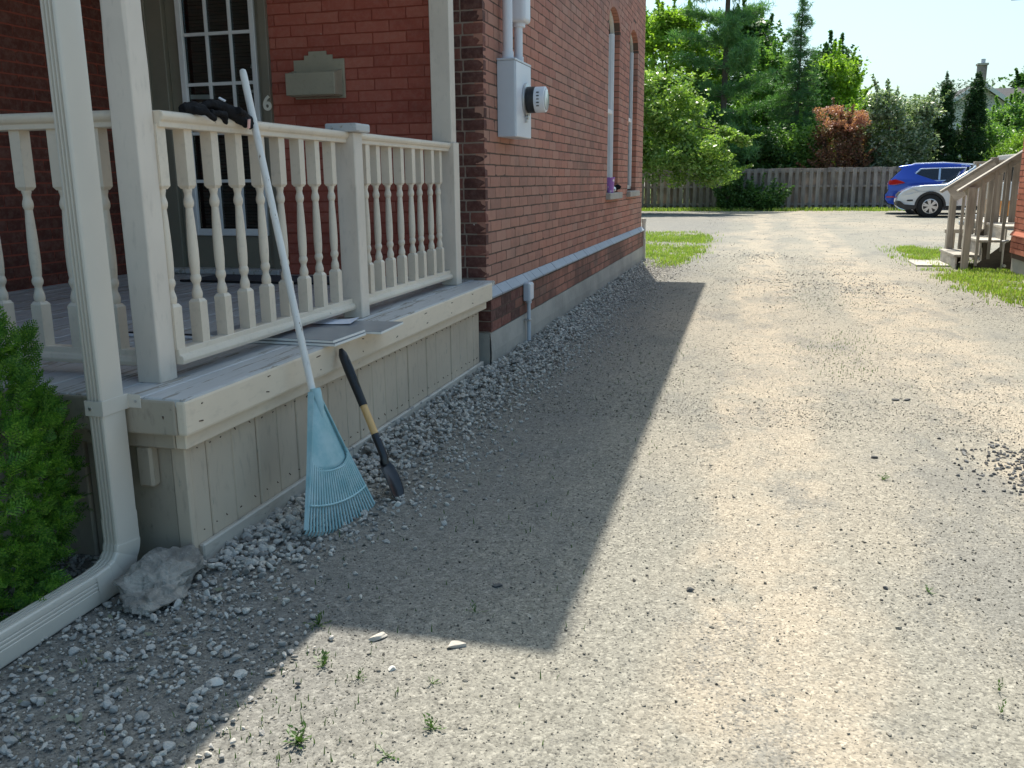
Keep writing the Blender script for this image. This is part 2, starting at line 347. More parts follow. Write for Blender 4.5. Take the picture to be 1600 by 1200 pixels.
# ------------------------------------------------------------------ ground
def gz(x, y):
    z = .010 * noise.noise((x * .8, y * .8, 0)) + .005 * noise.noise((x * 3.1, y * 3.1, 5)) + .0012 * noise.noise((x * 13, y * 13, 9))
    return z * min(1, 60 / (10 + abs(y)))
def ground():
    xs = np.unique(np.concatenate([np.linspace(-250, -12, 12), np.linspace(-12, -3, 12), np.arange(-3, 3.6, .05), np.linspace(3.6, 14, 14), np.linspace(14, 250, 12)]).round(4))
    ys = np.unique(np.concatenate([np.linspace(-60, -1, 10), np.linspace(-1, .8, 8), np.arange(.8, 8, .05), np.arange(8, 16, .12), np.linspace(16, 45, 60), np.linspace(45, 400, 20)]).round(4))
    V = np.array([(x, y, gz(x, y)) for y in ys for x in xs]); nx = len(xs)
    i = np.arange(len(ys) - 1)[:, None] * nx + np.arange(nx - 1)[None]; F = np.stack([i, i + 1, i + nx + 1, i + nx], -1).reshape(-1, 4)
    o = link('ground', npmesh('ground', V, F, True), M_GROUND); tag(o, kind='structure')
    m = MB(); pts = [(-60, 38.9), (60, 38.9), (60, 150), (-60, 150)]; m.add([(a, b, .03) for a, b in pts], [(0, 1, 2, 3)])
    tag(m.obj('back_garden_ground', M_SOIL), kind='structure')
ground()

# ------------------------------------------------------------------ brick house
house = empty('brick_house', (-5.3, 9.7, 0), 'red brick house with a grey concrete foundation, taking up the left side', 'house')
XU, XL, Y0, YB, YP, XBAY, ZE = -1.73, -1.69, 5.68, 13.84, 5.80, -4.48, 5.85
CH, BH = .073, .0635
WINS = [(10.56, 11.38), (12.25, 13.07)]; ZS, ZSP, ZAP = 1.09, 2.98, 3.19
def arc_z(y, w):                                      # segmental head
    c = (w[0] + w[1]) / 2; hw = (w[1] - w[0]) / 2; t = (y - c) / hw
    return ZSP + (ZAP - ZSP) * math.sqrt(max(0, 1 - t * t))
def wall_core():
    m = MB(); x0, x1 = -1.94, XU - .0022
    edges = [Y0 + .01] + [v for w in WINS for v in w] + [YB - .02]
    for k in range(0, len(edges), 2): m.box((x0, edges[k], .2), (x1, edges[k + 1], ZE))
    for w in WINS:
        m.box((x0, w[0], .2), (x1, w[1], ZS - .03))
        arc = [(w[0] + (w[1] - w[0]) * i / 14, 0) for i in range(15)]; poly = [(y, arc_z(y, w)) for y, _ in arc] + [(w[1], ZE), (w[0], ZE)]
        m.prism(poly, lambda p: (x0, p[0], p[1]), lambda p: (x1, p[0], p[1]))
    m.box((x0 - .3, YP + .07, .2), (x0 - .002, YB - .02, ZE))
    m.box((XL - .30, Y0 - .03, .254), (XL - .0022, YB - .01, .485))
    m.obj('mortar_wall', M_MOR, house)
    m = MB(); m.box((-1.952, Y0 + .007, .6), (XU - .01, Y0 + .3, ZE)); m.box((-1.98, Y0 - .034, .2), (XL - .007, Y0 + .2, .485)); m.obj('corner_mortar', M_MORC, house)
    m = MB(); m.box((-3.296, YP + .006, .2), (-1.9, YP + .25, ZE)); m.box((XBAY - .2, YP + .006, .2), (-4.262, YP + .25, ZE)); m.box((-4.262, YP + .006, 2.85), (-3.296, YP + .25, ZE))
    m.box((XBAY - .25, -.2, 0), (XBAY - .006, YP + .2, ZE)); m.obj('porch_mortar', M_MORP, house)
    m = MB(); m.box((-9.4, 6.2, .1), (-2.34, YB - .02, ZE)); m.box((-9.4, -.2, .1), (XBAY - .26, 6.2, ZE)); m.obj('inner_wall', M_DARK, house)
wall_core()
def foundation():
    m = MB(); n = 60                                  # parged plinth with a slightly uneven face
    ys = np.linspace(Y0 - .045, YB, n); pr = []
    for y in ys:
        q = .004 * noise.noise((y * 2, 0, 3)); pr.append([(XL - .006 + q, -.15), (XL + .004 + q, .12), (XL - .004 + q * .5, .248 + .004 * noise.noise((y * 3, 1, 1))), (XL - .05, .252)])
    V = [(x, y, z) for y, s in zip(ys, pr) for x, z in s]; F = [(i * 4 + k, i * 4 + k + 1, (i + 1) * 4 + k + 1, (i + 1) * 4 + k) for i in range(n - 1) for k in range(3)]
    m.add(V, F); m.box((XL - .28, Y0 - .045, -.15), (XL - .012, Y0 + .2, .248)); m.obj('foundation', M_CONC, house, smooth=False)
foundation()

bricks = []                                           # (lo, hi, face axis, kind)
def lay_side(z0, z1, ya, yb, xf, kind):
    nc = int(round((z1 - z0) / CH))
    for c in range(nc):
        z = z0 + c * CH; y = ya - (.125 if c % 2 else 0)
        while y < yb:
            a, b = max(y + .005, ya), min(y + .245, yb); segs = [(a, b, False, False)]; zm = z + BH / 2
            if kind == 'side':
                for w in WINS:
                    new = []
                    for (p, q, e0, e1) in segs:
                        inside = zm > ZS - .04 and zm < ZAP + .1
                        if inside:
                            lo, hi = w
                            if zm > ZSP - .02:                   # leave room for the arch ring
                                hw = (w[1] - w[0]) / 2 + .09; cc = (w[0] + w[1]) / 2; t = (zm - ZSP) / (ZAP + .10 - ZSP)
                                hh = hw * math.sqrt(max(0, 1 - t * t)) if t < 1 else 0; lo, hi = cc - hh, cc + hh
                            if q > lo and p < hi:
                                if p < lo - .03: new.append((p, lo + .004, e0, True))
                                if q > hi + .03: new.append((hi - .004, q, True, e1))
                                continue
                        new.append((p, q, e0, e1))
                    segs = new
            for (p, q, e0, e1) in segs:
                if q - p > .02: bricks.append(((xf - (.11 if (e0 or e1) else .06), p, z), (xf, q, z + BH), 'x', kind))
            y += .25
def lay_front(z0, z1, xa, xb, yf, kind, pitch=.239):
    nc = int(round((z1 - z0) / CH))
    for c in range(nc):
        z = z0 + c * CH; x = xb + (.12 if c % 2 else 0)
        while x > xa:
            a, b = max(x - pitch + .005, xa), min(x - .004, xb)
            if b - a > .02: bricks.append(((a, yf, z), (b, yf + .06, z + BH), 'y', kind))
            x -= pitch
lay_side(.256, .475, Y0 - .038, YB - .01, XL, 'low'); lay_side(.548, ZE - .05, Y0 + .002, YB - .02, XU, 'side')
lay_front(.606, 3.42, -3.292, -1.93, YP, 'porch')
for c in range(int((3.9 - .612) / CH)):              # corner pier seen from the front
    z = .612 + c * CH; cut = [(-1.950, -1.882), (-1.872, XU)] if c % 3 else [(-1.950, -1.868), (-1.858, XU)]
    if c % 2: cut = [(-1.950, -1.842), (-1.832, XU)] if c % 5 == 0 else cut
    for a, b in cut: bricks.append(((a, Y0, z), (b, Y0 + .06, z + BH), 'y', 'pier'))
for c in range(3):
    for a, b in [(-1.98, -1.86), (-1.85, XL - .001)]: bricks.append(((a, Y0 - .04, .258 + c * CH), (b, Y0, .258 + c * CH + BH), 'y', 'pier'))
for c in range(int(5.8 / CH)):                        # bay wall left of the porch
    z = .02 + c * CH; y = -.1 - (.12 if c % 2 else 0)
    while y < YP:
        bricks.append(((XBAY - .05, max(y, -.15), z), (XBAY, min(y + .235, YP), z + BH), 'x', 'bay')); y += .24
def arch_ring():
    m = MB()
    for w in WINS:
        c = (w[0] + w[1]) / 2; hw = (w[1] - w[0]) / 2; n = 15
        for i in range(n):
            t0 = PI * (i + .06) / n; t1 = PI * (i + .94) / n; pts = []
            for t, r in ((t0, 0), (t1, 0), (t1, 1), (t0, 1)): pts.append((c - math.cos(t) * (hw + .1 * r - .003), ZSP + math.sin(t) * (ZAP - ZSP + .1 * r - .003)))
            m.prism(pts, lambda p: (XU - .12, p[0], p[1]), lambda p: (XU + .001, p[0], p[1]))
    o = m.obj('arch_brick', M_BSi, house); tag(o, kind='stuff')
arch_ring()
def brick_geo(lo, hi, ax, rnd, k=1.0):
    """brick face with a worn outline: front grid and four returns"""
    d = np.array(hi) - np.array(lo); nu = 3; V = []; F = []
    o = rnd.uniform(-.0018, .0018) * min(1, k * 2)
    for j in range(3):
        for i in range(nu + 1):
            u = i / nu; v = j / 2; e = (i in (0, nu)) + (j in (0, 2))
            du = rnd.uniform(-.0022, .0022); dv = rnd.uniform(-.0018, .0018); dn = o * .5 - k * (.0025 if e == 1 else .0055 if e == 2 else 0) + rnd.uniform(-.0008, .0008)
            V.append((u, v, du, dv, dn))
    out = []
    for (u, v, du, dv, dn) in V:
        if ax == 'x': out.append((hi[0] + dn, lo[1] + u * d[1] + du, lo[2] + v * d[2] + dv))
        else: out.append((lo[0] + u * d[0] + du, lo[1] - dn, lo[2] + v * d[2] + dv))
    n = len(out)
    for j in range(2):
        for i in range(nu):
            a = j * (nu + 1) + i; F.append((a, a + 1, a + nu + 2, a + nu + 1))
    ring = [i for i in range(nu + 1)] + [(nu + 1) + nu] + [2 * (nu + 1) + i for i in range(nu, -1, -1)] + [nu + 1]
    for r in ring:
        p = list(out[r])
        if ax == 'x': p[0] = lo[0]
        else: p[1] = hi[1]
        out.append(tuple(p))
    k = len(ring)
    for i in range(k): F.append((ring[i], n + i, n + (i + 1) % k, ring[(i + 1) % k]))
    return out, F
def place_bricks():
    rnd = random.Random(3); sc = []
    for i, (lo, hi, ax, kd) in enumerate(bricks):
        c = [(a + b) / 2 for a, b in zip(lo, hi)]; c[0 if ax == 'x' else 1] = hi[0] if ax == 'x' else lo[1]
        X, Y, Z = px(c); s = 0
        if -20 < X < 1620 and -15 < Y < 1215 and kd != 'bay':
            d = Vector(c) - Vector((0, 0, EYE)); dist = d.length; nrm = Vector((1, 0, 0)) if ax == 'x' else Vector((0, -1, 0))
            s = -nrm.dot(d) / dist * (hi[2] - lo[2]) * ((hi[1] - lo[1]) if ax == 'x' else (hi[0] - lo[0])) / dist ** 2
            if kd == 'porch': s *= .95 if c[2] > 1.5 and c[0] < -2.05 else .25
            if kd == 'pier' and c[2] < .6: s *= .3
            if kd == 'low' and c[1] < 6.8: s *= 3
        sc.append((s, i))
    top = set(i for s, i in sorted(sc, reverse=True)[:298] if s > 0)
    groups = {}
    for i, (lo, hi, ax, kd) in enumerate(bricks):
        V, F = brick_geo(lo, hi, ax, rnd, .35 if kd == 'porch' else .3 if kd in ('side', 'low') else 1)
        if i in top:
            c = Vector([(a + b) / 2 for a, b in zip(lo, hi)]); m = MB(); m.add([Vector(v) - c for v in V], F)
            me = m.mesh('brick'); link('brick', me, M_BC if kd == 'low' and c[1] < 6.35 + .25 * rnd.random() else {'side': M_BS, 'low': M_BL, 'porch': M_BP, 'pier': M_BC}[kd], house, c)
        else: groups.setdefault(kd, MB()).add(V, F)
    for kd, m in groups.items():
        o = m.obj({'side': 'wall_brickwork', 'low': 'plinth_brickwork', 'porch': 'porch_brickwork', 'pier': 'corner_brickwork', 'bay': 'bay_brickwork'}[kd], {'side': M_BSi, 'low': M_BLi, 'porch': M_BPi, 'pier': M_BCi, 'bay': M_BBAY}[kd], house); tag(o, kind='stuff')
place_bricks()
def water_table():
    y = Y0 - .045; rnd = random.Random(5)
    while y < YB:
        L = .245 if rnd.random() < .85 else .12; L = min(L, YB - y); a, b = y + .003, y + L - .003; j = rnd.uniform(-.002, .002)
        m = MB(); m.prism([(XL - .05, .481), (XL + .012 + j, .481), (XL + .014 + j, .494), (XU + .004 + j, .546), (XL - .05, .546)], lambda p: (p[0], a, p[1]), lambda p: (p[0], b, p[1]))
        m.obj('sill_brick', M_SILL, house, .002); y += L
water_table()
def window(w, k):
    xg = XU - .068; m = MB(); pr = []
    def outline(ins, n=12):
        a, b = w[0] + ins, w[1] - ins
        return [(a, ZS + .02 + ins), (b, ZS + .02 + ins)] + [(b - (b - a) * i / n, ZSP + (arc_z(w[0] + (w[1] - w[0]) * (1 - i / n), w) - ZSP) * (1 - ins * 1.5) - ins * .7) for i in range(n + 1)]
    fo = outline(0.006); fi = outline(.06); n = len(fo)
    m.add([(xg, *p) for p in fo] + [(xg, *p) for p in fi] + [(xg - .04, *p) for p in fi] + [(xg - .05, *p) for p in fo],
          [(i, (i + 1) % n, n + (i + 1) % n, n + i) for i in range(n)] + [(n + i, n + (i + 1) % n, 2 * n + (i + 1) % n, 2 * n + i) for i in range(n)] + [(i, 3 * n + i, 3 * n + (i + 1) % n, (i + 1) % n) for i in range(n)])
    win = m.obj('window', M_WFRAME, house)
    b = MB(); b.box((xg - .035, w[0] + .06, 2.02), (xg + .004, w[1] - .06, 2.07)); b.obj('meeting_rail', M_WHITE, win, .004)
    for dy in (w[0] + .055, w[1] - .095):
        b = MB(); b.box((xg - .03, dy, ZS + .06), (xg + .012, dy + .04, 2.95)); b.obj('sash_stile', M_WHITE, win, .004)
    g = MB(); g.add([(xg - .02, *p) for p in fi], [tuple(range(n))]); g.obj('pane', M_GLASS, win)
    g = MB()
    for i in range(60): g.box((xg - .065, w[0] + .05, ZS + .08 + i * .032), (xg - .05, w[1] - .05, ZS + .1 + i * .032))
    g.obj('blind', M_BLINDW, win)
    g = MB(); g.box((xg - .13, w[0] - .01, ZS), (xg - .10, w[1] + .01, ZAP)); g.obj('dark_room', M_DARK, win)
    s = MB(); s.box((XU - .10, w[0] - .07, ZS - .075), (XU + .055, w[1] + .07, ZS)); s.obj('sill', M_CONC, win, .006)
for k, w in enumerate(WINS): window(w, k)
def door():
    d = MB()                                          # casing: two flats with a step
    y0 = YP - .03; d.box((-4.262, y0, .6), (-4.10, YP + .12, 2.9)); d.box((-3.352, y0, .6), (-3.293, YP + .12, 2.9)); d.box((-4.10, y0, 2.75), (-3.352, YP + .12, 2.9))
    d.box((-4.30, y0 - .02, .6), (-4.225, y0, 2.9)); door_ = d.obj('door', M_DOOR, house, .004)
    s = MB(); s.box((-4.098, YP + .01, .64), (-4.0, YP + .055, 2.74)); s.box((-3.398, YP + .01, .64), (-3.354, YP + .055, 2.74)); s.box((-4.0, YP + .01, .64), (-3.398, YP + .055, .87)); s.box((-4.0, YP + .01, 2.64), (-3.398, YP + .055, 2.74))
    s.obj('door_leaf', M_DOOR, door_, .002)
    f = MB(); x0, x1, z0, z1 = -4.005, -3.393, .872, 2.645; yf = YP - .012
    for a, b in (((x0, yf, z0), (x0 + .045, yf + .03, z1)), ((x1 - .04, yf, z0), (x1, yf + .03, z1)), ((x0 + .045, yf, z0), (x1 - .04, yf + .03, z0 + .05)), ((x0 + .045, yf, z1 - .05), (x1 - .04, yf + .03, z1))): f.box(a, b)
    f.obj('lite_frame', M_WHITE, door_, .005)
    gx = [-3.96, -3.773, -3.587, -3.433]; gzs = [.922, 1.26, 1.592, 1.926, 2.259, 2.595]
    for x in gx[1:3]: board('muntin', (x - .010, yf + .004, .92), (x + .010, yf + .022, 2.60), M_WHITE, door_, .002)
    for z in gzs[1:5]: board('muntin', (-3.961, yf + .006, z - .011), (-3.432, yf + .020, z + .011), M_WHITE, door_, .002)
    for i in range(3):
        for j in range(5): board('pane', (gx[i] + .008, yf + .024, gzs[j] + .008), (gx[i + 1] - .008, yf + .028, gzs[j + 1] - .008), M_GLASS, door_, 0)
    b = MB(); rnd = random.Random(2)
    for i in range(72):
        z = .93 + i * .0235; b.box((-3.93, yf + .050, z), (-3.42 - rnd.choice([0, 0, 0, .02]), yf + .054, z + .020), (rnd.uniform(.35, .5), rnd.uniform(-.004, .004), 0))
    b.obj('blind', M_BLIND, door_)
    for (xa, xb, z, r, h) in ((-3.955, -3.79, 1.83, .03, .03), (-3.955, -3.86, 1.79, -.06, .016), (-3.47, -3.44, 1.86, .05, .018), (-3.455, -3.42, 1.71, .0, .055), (-3.46, -3.44, 2.02, .4, .03), (-3.452, -3.435, 1.65, .2, .03)):
        board('broken_slat', (xa, yf + .036, z), (xb, yf + .04, z + h), M_BLINDW, door_, 0, (0, r, 0))
    r = MB(); r.box((-4.3, YP + .16, .6), (-3.3, YP + .2, 2.9)); r.obj('dark_room', M_DARK, door_)
    t = MB(); t.box((-4.25, YP - .12, .602), (-3.27, YP + .1, .64)); t.obj('threshold', M_DECK, door_, .006)
door()
def roof():
    m = MB(); x0, x1, y0, y1 = -9.9, -1.166, 5.233, 14.24
    m.prism([(x0, y0), (-1.101, y0), (-1.224, y1), (x0, y1)], lambda p: (p[0], p[1], ZE), lambda p: (p[0], p[1], 6.0)); m.box((-9.9, -.7, ZE), (-4.0, y0 + .001, 5.995))
    m.add([(x0, y0, 6.001), (x1 - .1, y0, 6.001), (x1 - .1, y1, 6.001), (x0, y1, 6.001), ((x0 + x1) / 2, 8.7, 8.2), ((x0 + x1) / 2, 10.8, 8.2)], [(0, 1, 4), (1, 2, 5, 4), (2, 3, 5), (3, 0, 4, 5)])
    m.obj('roof', M_ROOF, house)
    p = MB(); p.box((-4.47, 1.85, 3.42), (-1.535, Y0 + .02, 3.57)); p.obj('porch_roof', M_SOFFIT, house)
    p = MB(); p.box((-4.47, 2.42, 3.22), (-1.80, 2.60, 3.418)); p.box((-1.95, 2.60, 3.22), (-1.80, Y0 - .003, 3.418)); p.obj('porch_beam', M_POST, house, .004)
    c = MB(); c.box((-1.76, YB - .06, .02), (-1.66, YB + .03, .36)); c.cyl((-1.70, YB + .05, 0), (-1.70, YB + .05, .64), .03, n=10); c.cyl((-1.70, YB + .05, .60), (-1.70, YB + .05, .66), .038, n=10)
    c.obj('rear_standpipe', M_SPOUT, house)
roof()

# ------------------------------------------------------------------ front porch
porch = empty('front_porch', (-3.0, 4.0, 0), 'beige painted wooden porch with a turned baluster railing and grey deck', 'porch')
XF, YF, ZD = -1.66, 2.277, .60
def deck():
    rnd = random.Random(9); x = XF - .004; w = .135
    b = MB(); b.box((XF - .155, YF + .003, ZD - .03), (XF - .003, 5.66, ZD)); b.obj('deck_board', M_DECK, porch, .008, 2)
    x = XF - .158
    while x > XBAY:
        a = max(x - w, XBAY + .002); z = ZD + rnd.uniform(-.0025, .0015)
        b = MB(); b.box((a + .0025, YF + .004, z - .03), (x - .0015, YP - .002, z)); b.obj('deck_board', M_DECK, porch, .003); x -= w + .001
    m = MB(); m.box((XF - .035, YF, .483), (XF, 5.585, ZD - .006)); m.obj('fascia_board', M_TRIM, porch, .009, 2)
    m = MB(); m.box((XBAY, YF - .002, .483), (XF - .036, YF + .033, ZD - .006)); m.obj('fascia_board', M_FRONT, porch, .007, 2)
    m = MB(); m.box((-1.74, YF + .045, .425), (-1.70, 5.57, .4825)); m.obj('frieze_board', M_TRIM, porch, .004)
    m = MB(); m.box((XBAY, YF + .042, .425), (-1.741, YF + .08, .4825)); m.obj('frieze_board', M_FRONT, porch, .004)
    seams = [2.395, 2.492, 2.643, 2.805, 2.953, 3.104, 3.25, 3.379, 3.557, 3.691, 3.843, 3.997, 4.145, 4.302, 4.443, 4.581, 4.735, 4.993, 5.149, 5.301, 5.433, 5.565]
    for a, c in zip(seams, seams[1:]):
        m = MB(); m.box((-1.775 + rnd.uniform(-.002, .002), a + .003, -.03), (-1.75 + rnd.uniform(-.003, .002), c - .003, .424)); m.obj('skirt_board', M_SKIRT, porch, .004)
    m = MB(); m.box((-1.795, YF + .09, -.05), (-1.742, YF + .118, .4245)); m.obj('corner_board', M_SKIRT, porch, .004)
    for a, c in ((2.40, 3.55), (3.555, 4.75), (4.755, 5.58)):
        m = MB(); m.box((-1.749, a, -.05), (-1.727, c, .071)); m.obj('kick_board', M_KICK, porch, .005)
    x = -1.796
    for i, w_ in enumerate((.19, .15, .14, .16, .15, .14, .15, .16, .15, .15, .15, .15, .15, .15, .15)):
        m = MB(); m.box((x - w_ + .004, YF + .095 + (.012 if i == 1 else 0), -.04), (x, YF + .12, .4245)); m.obj('front_skirt_board', M_FRONT, porch, .004); x -= w_
    m = MB(); m.box((-1.90, YF + .052, .285), (-1.842, YF + .094, .4245)); m.obj('nailed_block', M_FRONT, porch, .008)
    m = MB(); m.box((-2.02, YF + .06, .30), (-1.955, YF + .094, .4245)); m.obj('nailed_block', M_FRONT, porch, .006)
deck()
def nails():
    m = MB(); rnd = random.Random(21)
    for y in np.arange(2.36, 5.5, .40):
        for z in (.515, .57): m.cyl((XF - .001, y + rnd.uniform(-.03, .03), z + rnd.uniform(-.006, .006)), (XF + .0012, y, z), .0022, n=7)
    y = 2.44
    while y < 5.5:
        for z in (.11, .395): m.cyl((-1.752, y, z + rnd.uniform(-.01, .01)), (-1.7455, y, z), .0019, n=7)
        y += rnd.uniform(.06, .10)
    for x in np.arange(-2.3, -1.68, .14): m.cyl((x, YF + .001, .545 + rnd.uniform(-.03, .03)), (x, YF - .0025, .545), .003, n=7)
    tag(m.obj('nail_head', plain('rusty nail', (.10, .065, .045), .8), porch), kind='stuff')
nails()
def turned(n=18, w=.0218):
    m = MB()
    def blk(z0, z1, up):
        c = .010; zs = [(w, z0), (w, z1)]
        m.box((-w, -w, z0), (w, w, z1))
        zt = z1 if up else z0; s = 1 if up else -1
        m.add([(-w, -w, zt), (w, -w, zt), (w, w, zt), (-w, w, zt)] + [(w * .68 * a, w * .68 * b, zt + s * .011) for a, b in ((-1, -1), (1, -1), (1, 1), (-1, 1))], [(0, 1, 5, 4), (1, 2, 6, 5), (2, 3, 7, 6), (3, 0, 4, 7), (4, 5, 6, 7)])
    blk(.695, .838, True); blk(1.236, 1.43, False)
    p = [(.013, .838), (.016, .848), (.0182, .856), (.0188, .866), (.017, .876), (.0135, .886), (.0120, .894), (.0130, .902), (.0165, .908), (.0185, .915), (.0185, .922), (.0165, .929), (.0148, .934), (.0165, .945), (.0180, .975), (.0182, 1.01), (.0172, 1.06), (.0148, 1.12), (.0128, 1.155), (.0125, 1.160), (.0150, 1.165), (.0172, 1.172), (.0178, 1.180), (.0165, 1.188), (.0138, 1.196), (.0125, 1.204), (.0135, 1.212), (.0155, 1.218), (.0160, 1.226), (.0145, 1.232), (.012, 1.238)]
    m.lathe(p, n=n); me = m.mesh('baluster')
    shade(me); bm = bmesh.new(); bm.from_mesh(me)
    for e in bm.edges:
        if len(e.link_faces) == 2 and e.calc_face_angle(0) > .45: e.smooth = False
    bm.to_mesh(me); bm.free(); me.materials.append(M_BAL); return me
BAL = turned()
def hand_profile(top):
    return [(-.032, -.052), (.032, -.052), (.032, -.034), (.040, -.030), (.046, -.018), (.044, -.006), (.034, .0), (-.034, .0), (-.044, -.006), (-.046, -.018), (-.040, -.030), (-.032, -.034)]
def railing(axis, c, a, b, bal, label):
    r = MB()
    f = (lambda p, t: (c + p[0], t, 1.472 + p[1])) if axis == 'y' else (lambda p, t: (t, c + p[0], 1.472 + p[1]))
    r.prism(hand_profile(0), lambda p: f(p, a), lambda p: f(p, b)); rail = r.obj('railing', M_BAL, porch, .0025, 1); rail['label'] = label
    lo = [(-.022, .034), (.022, .034), (.024, .014), (.034, .010), (.040, -.004), (.036, -.018), (-.036, -.018), (-.040, -.004), (-.034, .010), (-.024, .014)]
    fl = (lambda p, t: (c + p[0], t, .662 + p[1])) if axis == 'y' else (lambda p, t: (t, c + p[0], .662 + p[1]))
    m = MB(); m.prism(lo, lambda p: fl(p, a), lambda p: fl(p, b)); m.obj('bottom_rail', M_BAL, rail, .002)
    rnd = random.Random(len(bal))
    for t in bal:
        p = (c, t) if axis == 'y' else (t, c)
        o = bpy.data.objects.new('baluster', BAL); COL.objects.link(o); o.parent = rail; o.location = Vector((p[0], p[1], 0)) - WL[rail.name]; o.rotation_euler = (rnd.uniform(-.004, .004), rnd.uniform(-.004, .004), rnd.uniform(-.05, .05))
for spec in (('y', -1.893, 2.562, 3.925, [2.579 + .153 * k for k in range(9)], 'railing between the corner column and the low newel post'),
             ('y', -1.885, 4.02, 5.34, [4.145 + .153 * k for k in range(8)], 'railing between the low newel post and the house'),
             ('x', 2.545, -4.47, -1.968, [-2.09 - .155 * k for k in range(16)], 'front railing left of the corner column')): railing(*spec)
def posts():
    m = MB(); h = .0455; cx, cy = -1.9265, 2.5135; ch = .009
    def sec(z, c): return [(cx + sx * (h - (c if k == 0 else 0)) if True else 0, cy + sy * (h - (c if k == 1 else 0)), z) for sx, sy, k in ((1, -1, 1), (1, 1, 1), (1, 1, 0), (-1, 1, 0), (-1, 1, 1), (-1, -1, 1), (-1, -1, 0), (1, -1, 0))]
    zs = [(ZD, .004), (1.60, .003), (1.74, ch), (3.22, ch)]; V = [p for z, c in zs for p in sec(z, c)]
    order = [0, 1, 2, 3, 4, 5, 6, 7]
    m.add(V, [(i * 8 + a, i * 8 + (a + 1) % 8, (i + 1) * 8 + (a + 1) % 8, (i + 1) * 8 + a) for i in range(3) for a in order]); o = m.obj('column', M_POST, porch, .0015)
    o['label'] = 'tall square corner column with chamfered edges'
    n = MB(); n.box((-1.925, 3.928, ZD), (-1.825, 4.018, 1.468)); nw = n.obj('newel_post', M_POST, porch, .004)
    n = MB(); n.box((-1.955, 3.895, 1.468), (-1.797, 4.052, 1.507)); n.obj('cap', M_DECK, nw, .008, 2)
    n = MB(); n.box((-1.925, 5.345, ZD), (-1.822, 5.442, 1.475)); n.obj('newel_post', M_POST, porch, .004)
    n = MB(); n.box((-1.965, 5.352, 1.475), (-1.838, 5.442, 3.22)); n.obj('wall_post', M_POST, porch, .004)
posts()

# ------------------------------------------------------------------ things on the house and porch
def mailbox():
    t = empty('mailbox', (-2.92, YP - .01, 1.93), 'greyish wooden box with a stepped back board hung on the red porch wall', 'mailbox')
    pr = [(-3.108, 1.80), (-2.735, 1.80), (-2.735, 2.052), (-2.82, 2.052), (-2.82, 2.080), (-2.864, 2.080), (-2.864, 2.105), (-2.994, 2.105), (-2.994, 2.080), (-3.027, 2.080), (-3.027, 2.052), (-3.108, 2.052)]
    m = MB(); m.prism(pr, lambda p: (p[0], YP - .018, p[1]), lambda p: (p[0], YP - .002, p[1])); m.obj('back_board', M_MAIL, t, .002)
    yb, yf = YP - .019, YP - .145
    board('front_board', (-3.108, yf, 1.814), (-2.75, yf + .016, 1.957), M_MAIL, t)
    for x in (-3.108, -2.766):
        m = MB(); m.prism([(yf + .016, 1.814), (yb, 1.814), (yb, 1.985), (yf + .016, 1.955)], lambda p: (x, p[0], p[1]), lambda p: (x + .016, p[0], p[1])); m.obj('side_board', M_MAIL, t, .002)
    board('bottom_board', (-3.09, yf + .018, 1.808), (-2.768, yb, 1.822), M_MAIL, t)
mailbox()
def number():
    cu = bpy.data.curves.new('house_number', 'FONT'); cu.body = '6'; cu.size = .135; cu.extrude = .004; cu.offset = .0035; cu.align_x = 'CENTER'; cu.align_y = 'CENTER'
    tmp = bpy.data.objects.new('tmp', cu); COL.objects.link(tmp); dg = bpy.context.evaluated_depsgraph_get(); me = bpy.data.meshes.new_from_object(tmp.evaluated_get(dg)); COL.objects.unlink(tmp); bpy.data.objects.remove(tmp)
    me.name = 'house_number'; me.materials.clear()
    o = link('house_number', me, plain('cream enamel', (.86, .84, .74), .4), None, (-3.316, YP - .037, 1.776), (PI / 2, 0, 0)); tag(o, 'white number 6 fixed beside the glazed porch door', 'house number')
number()
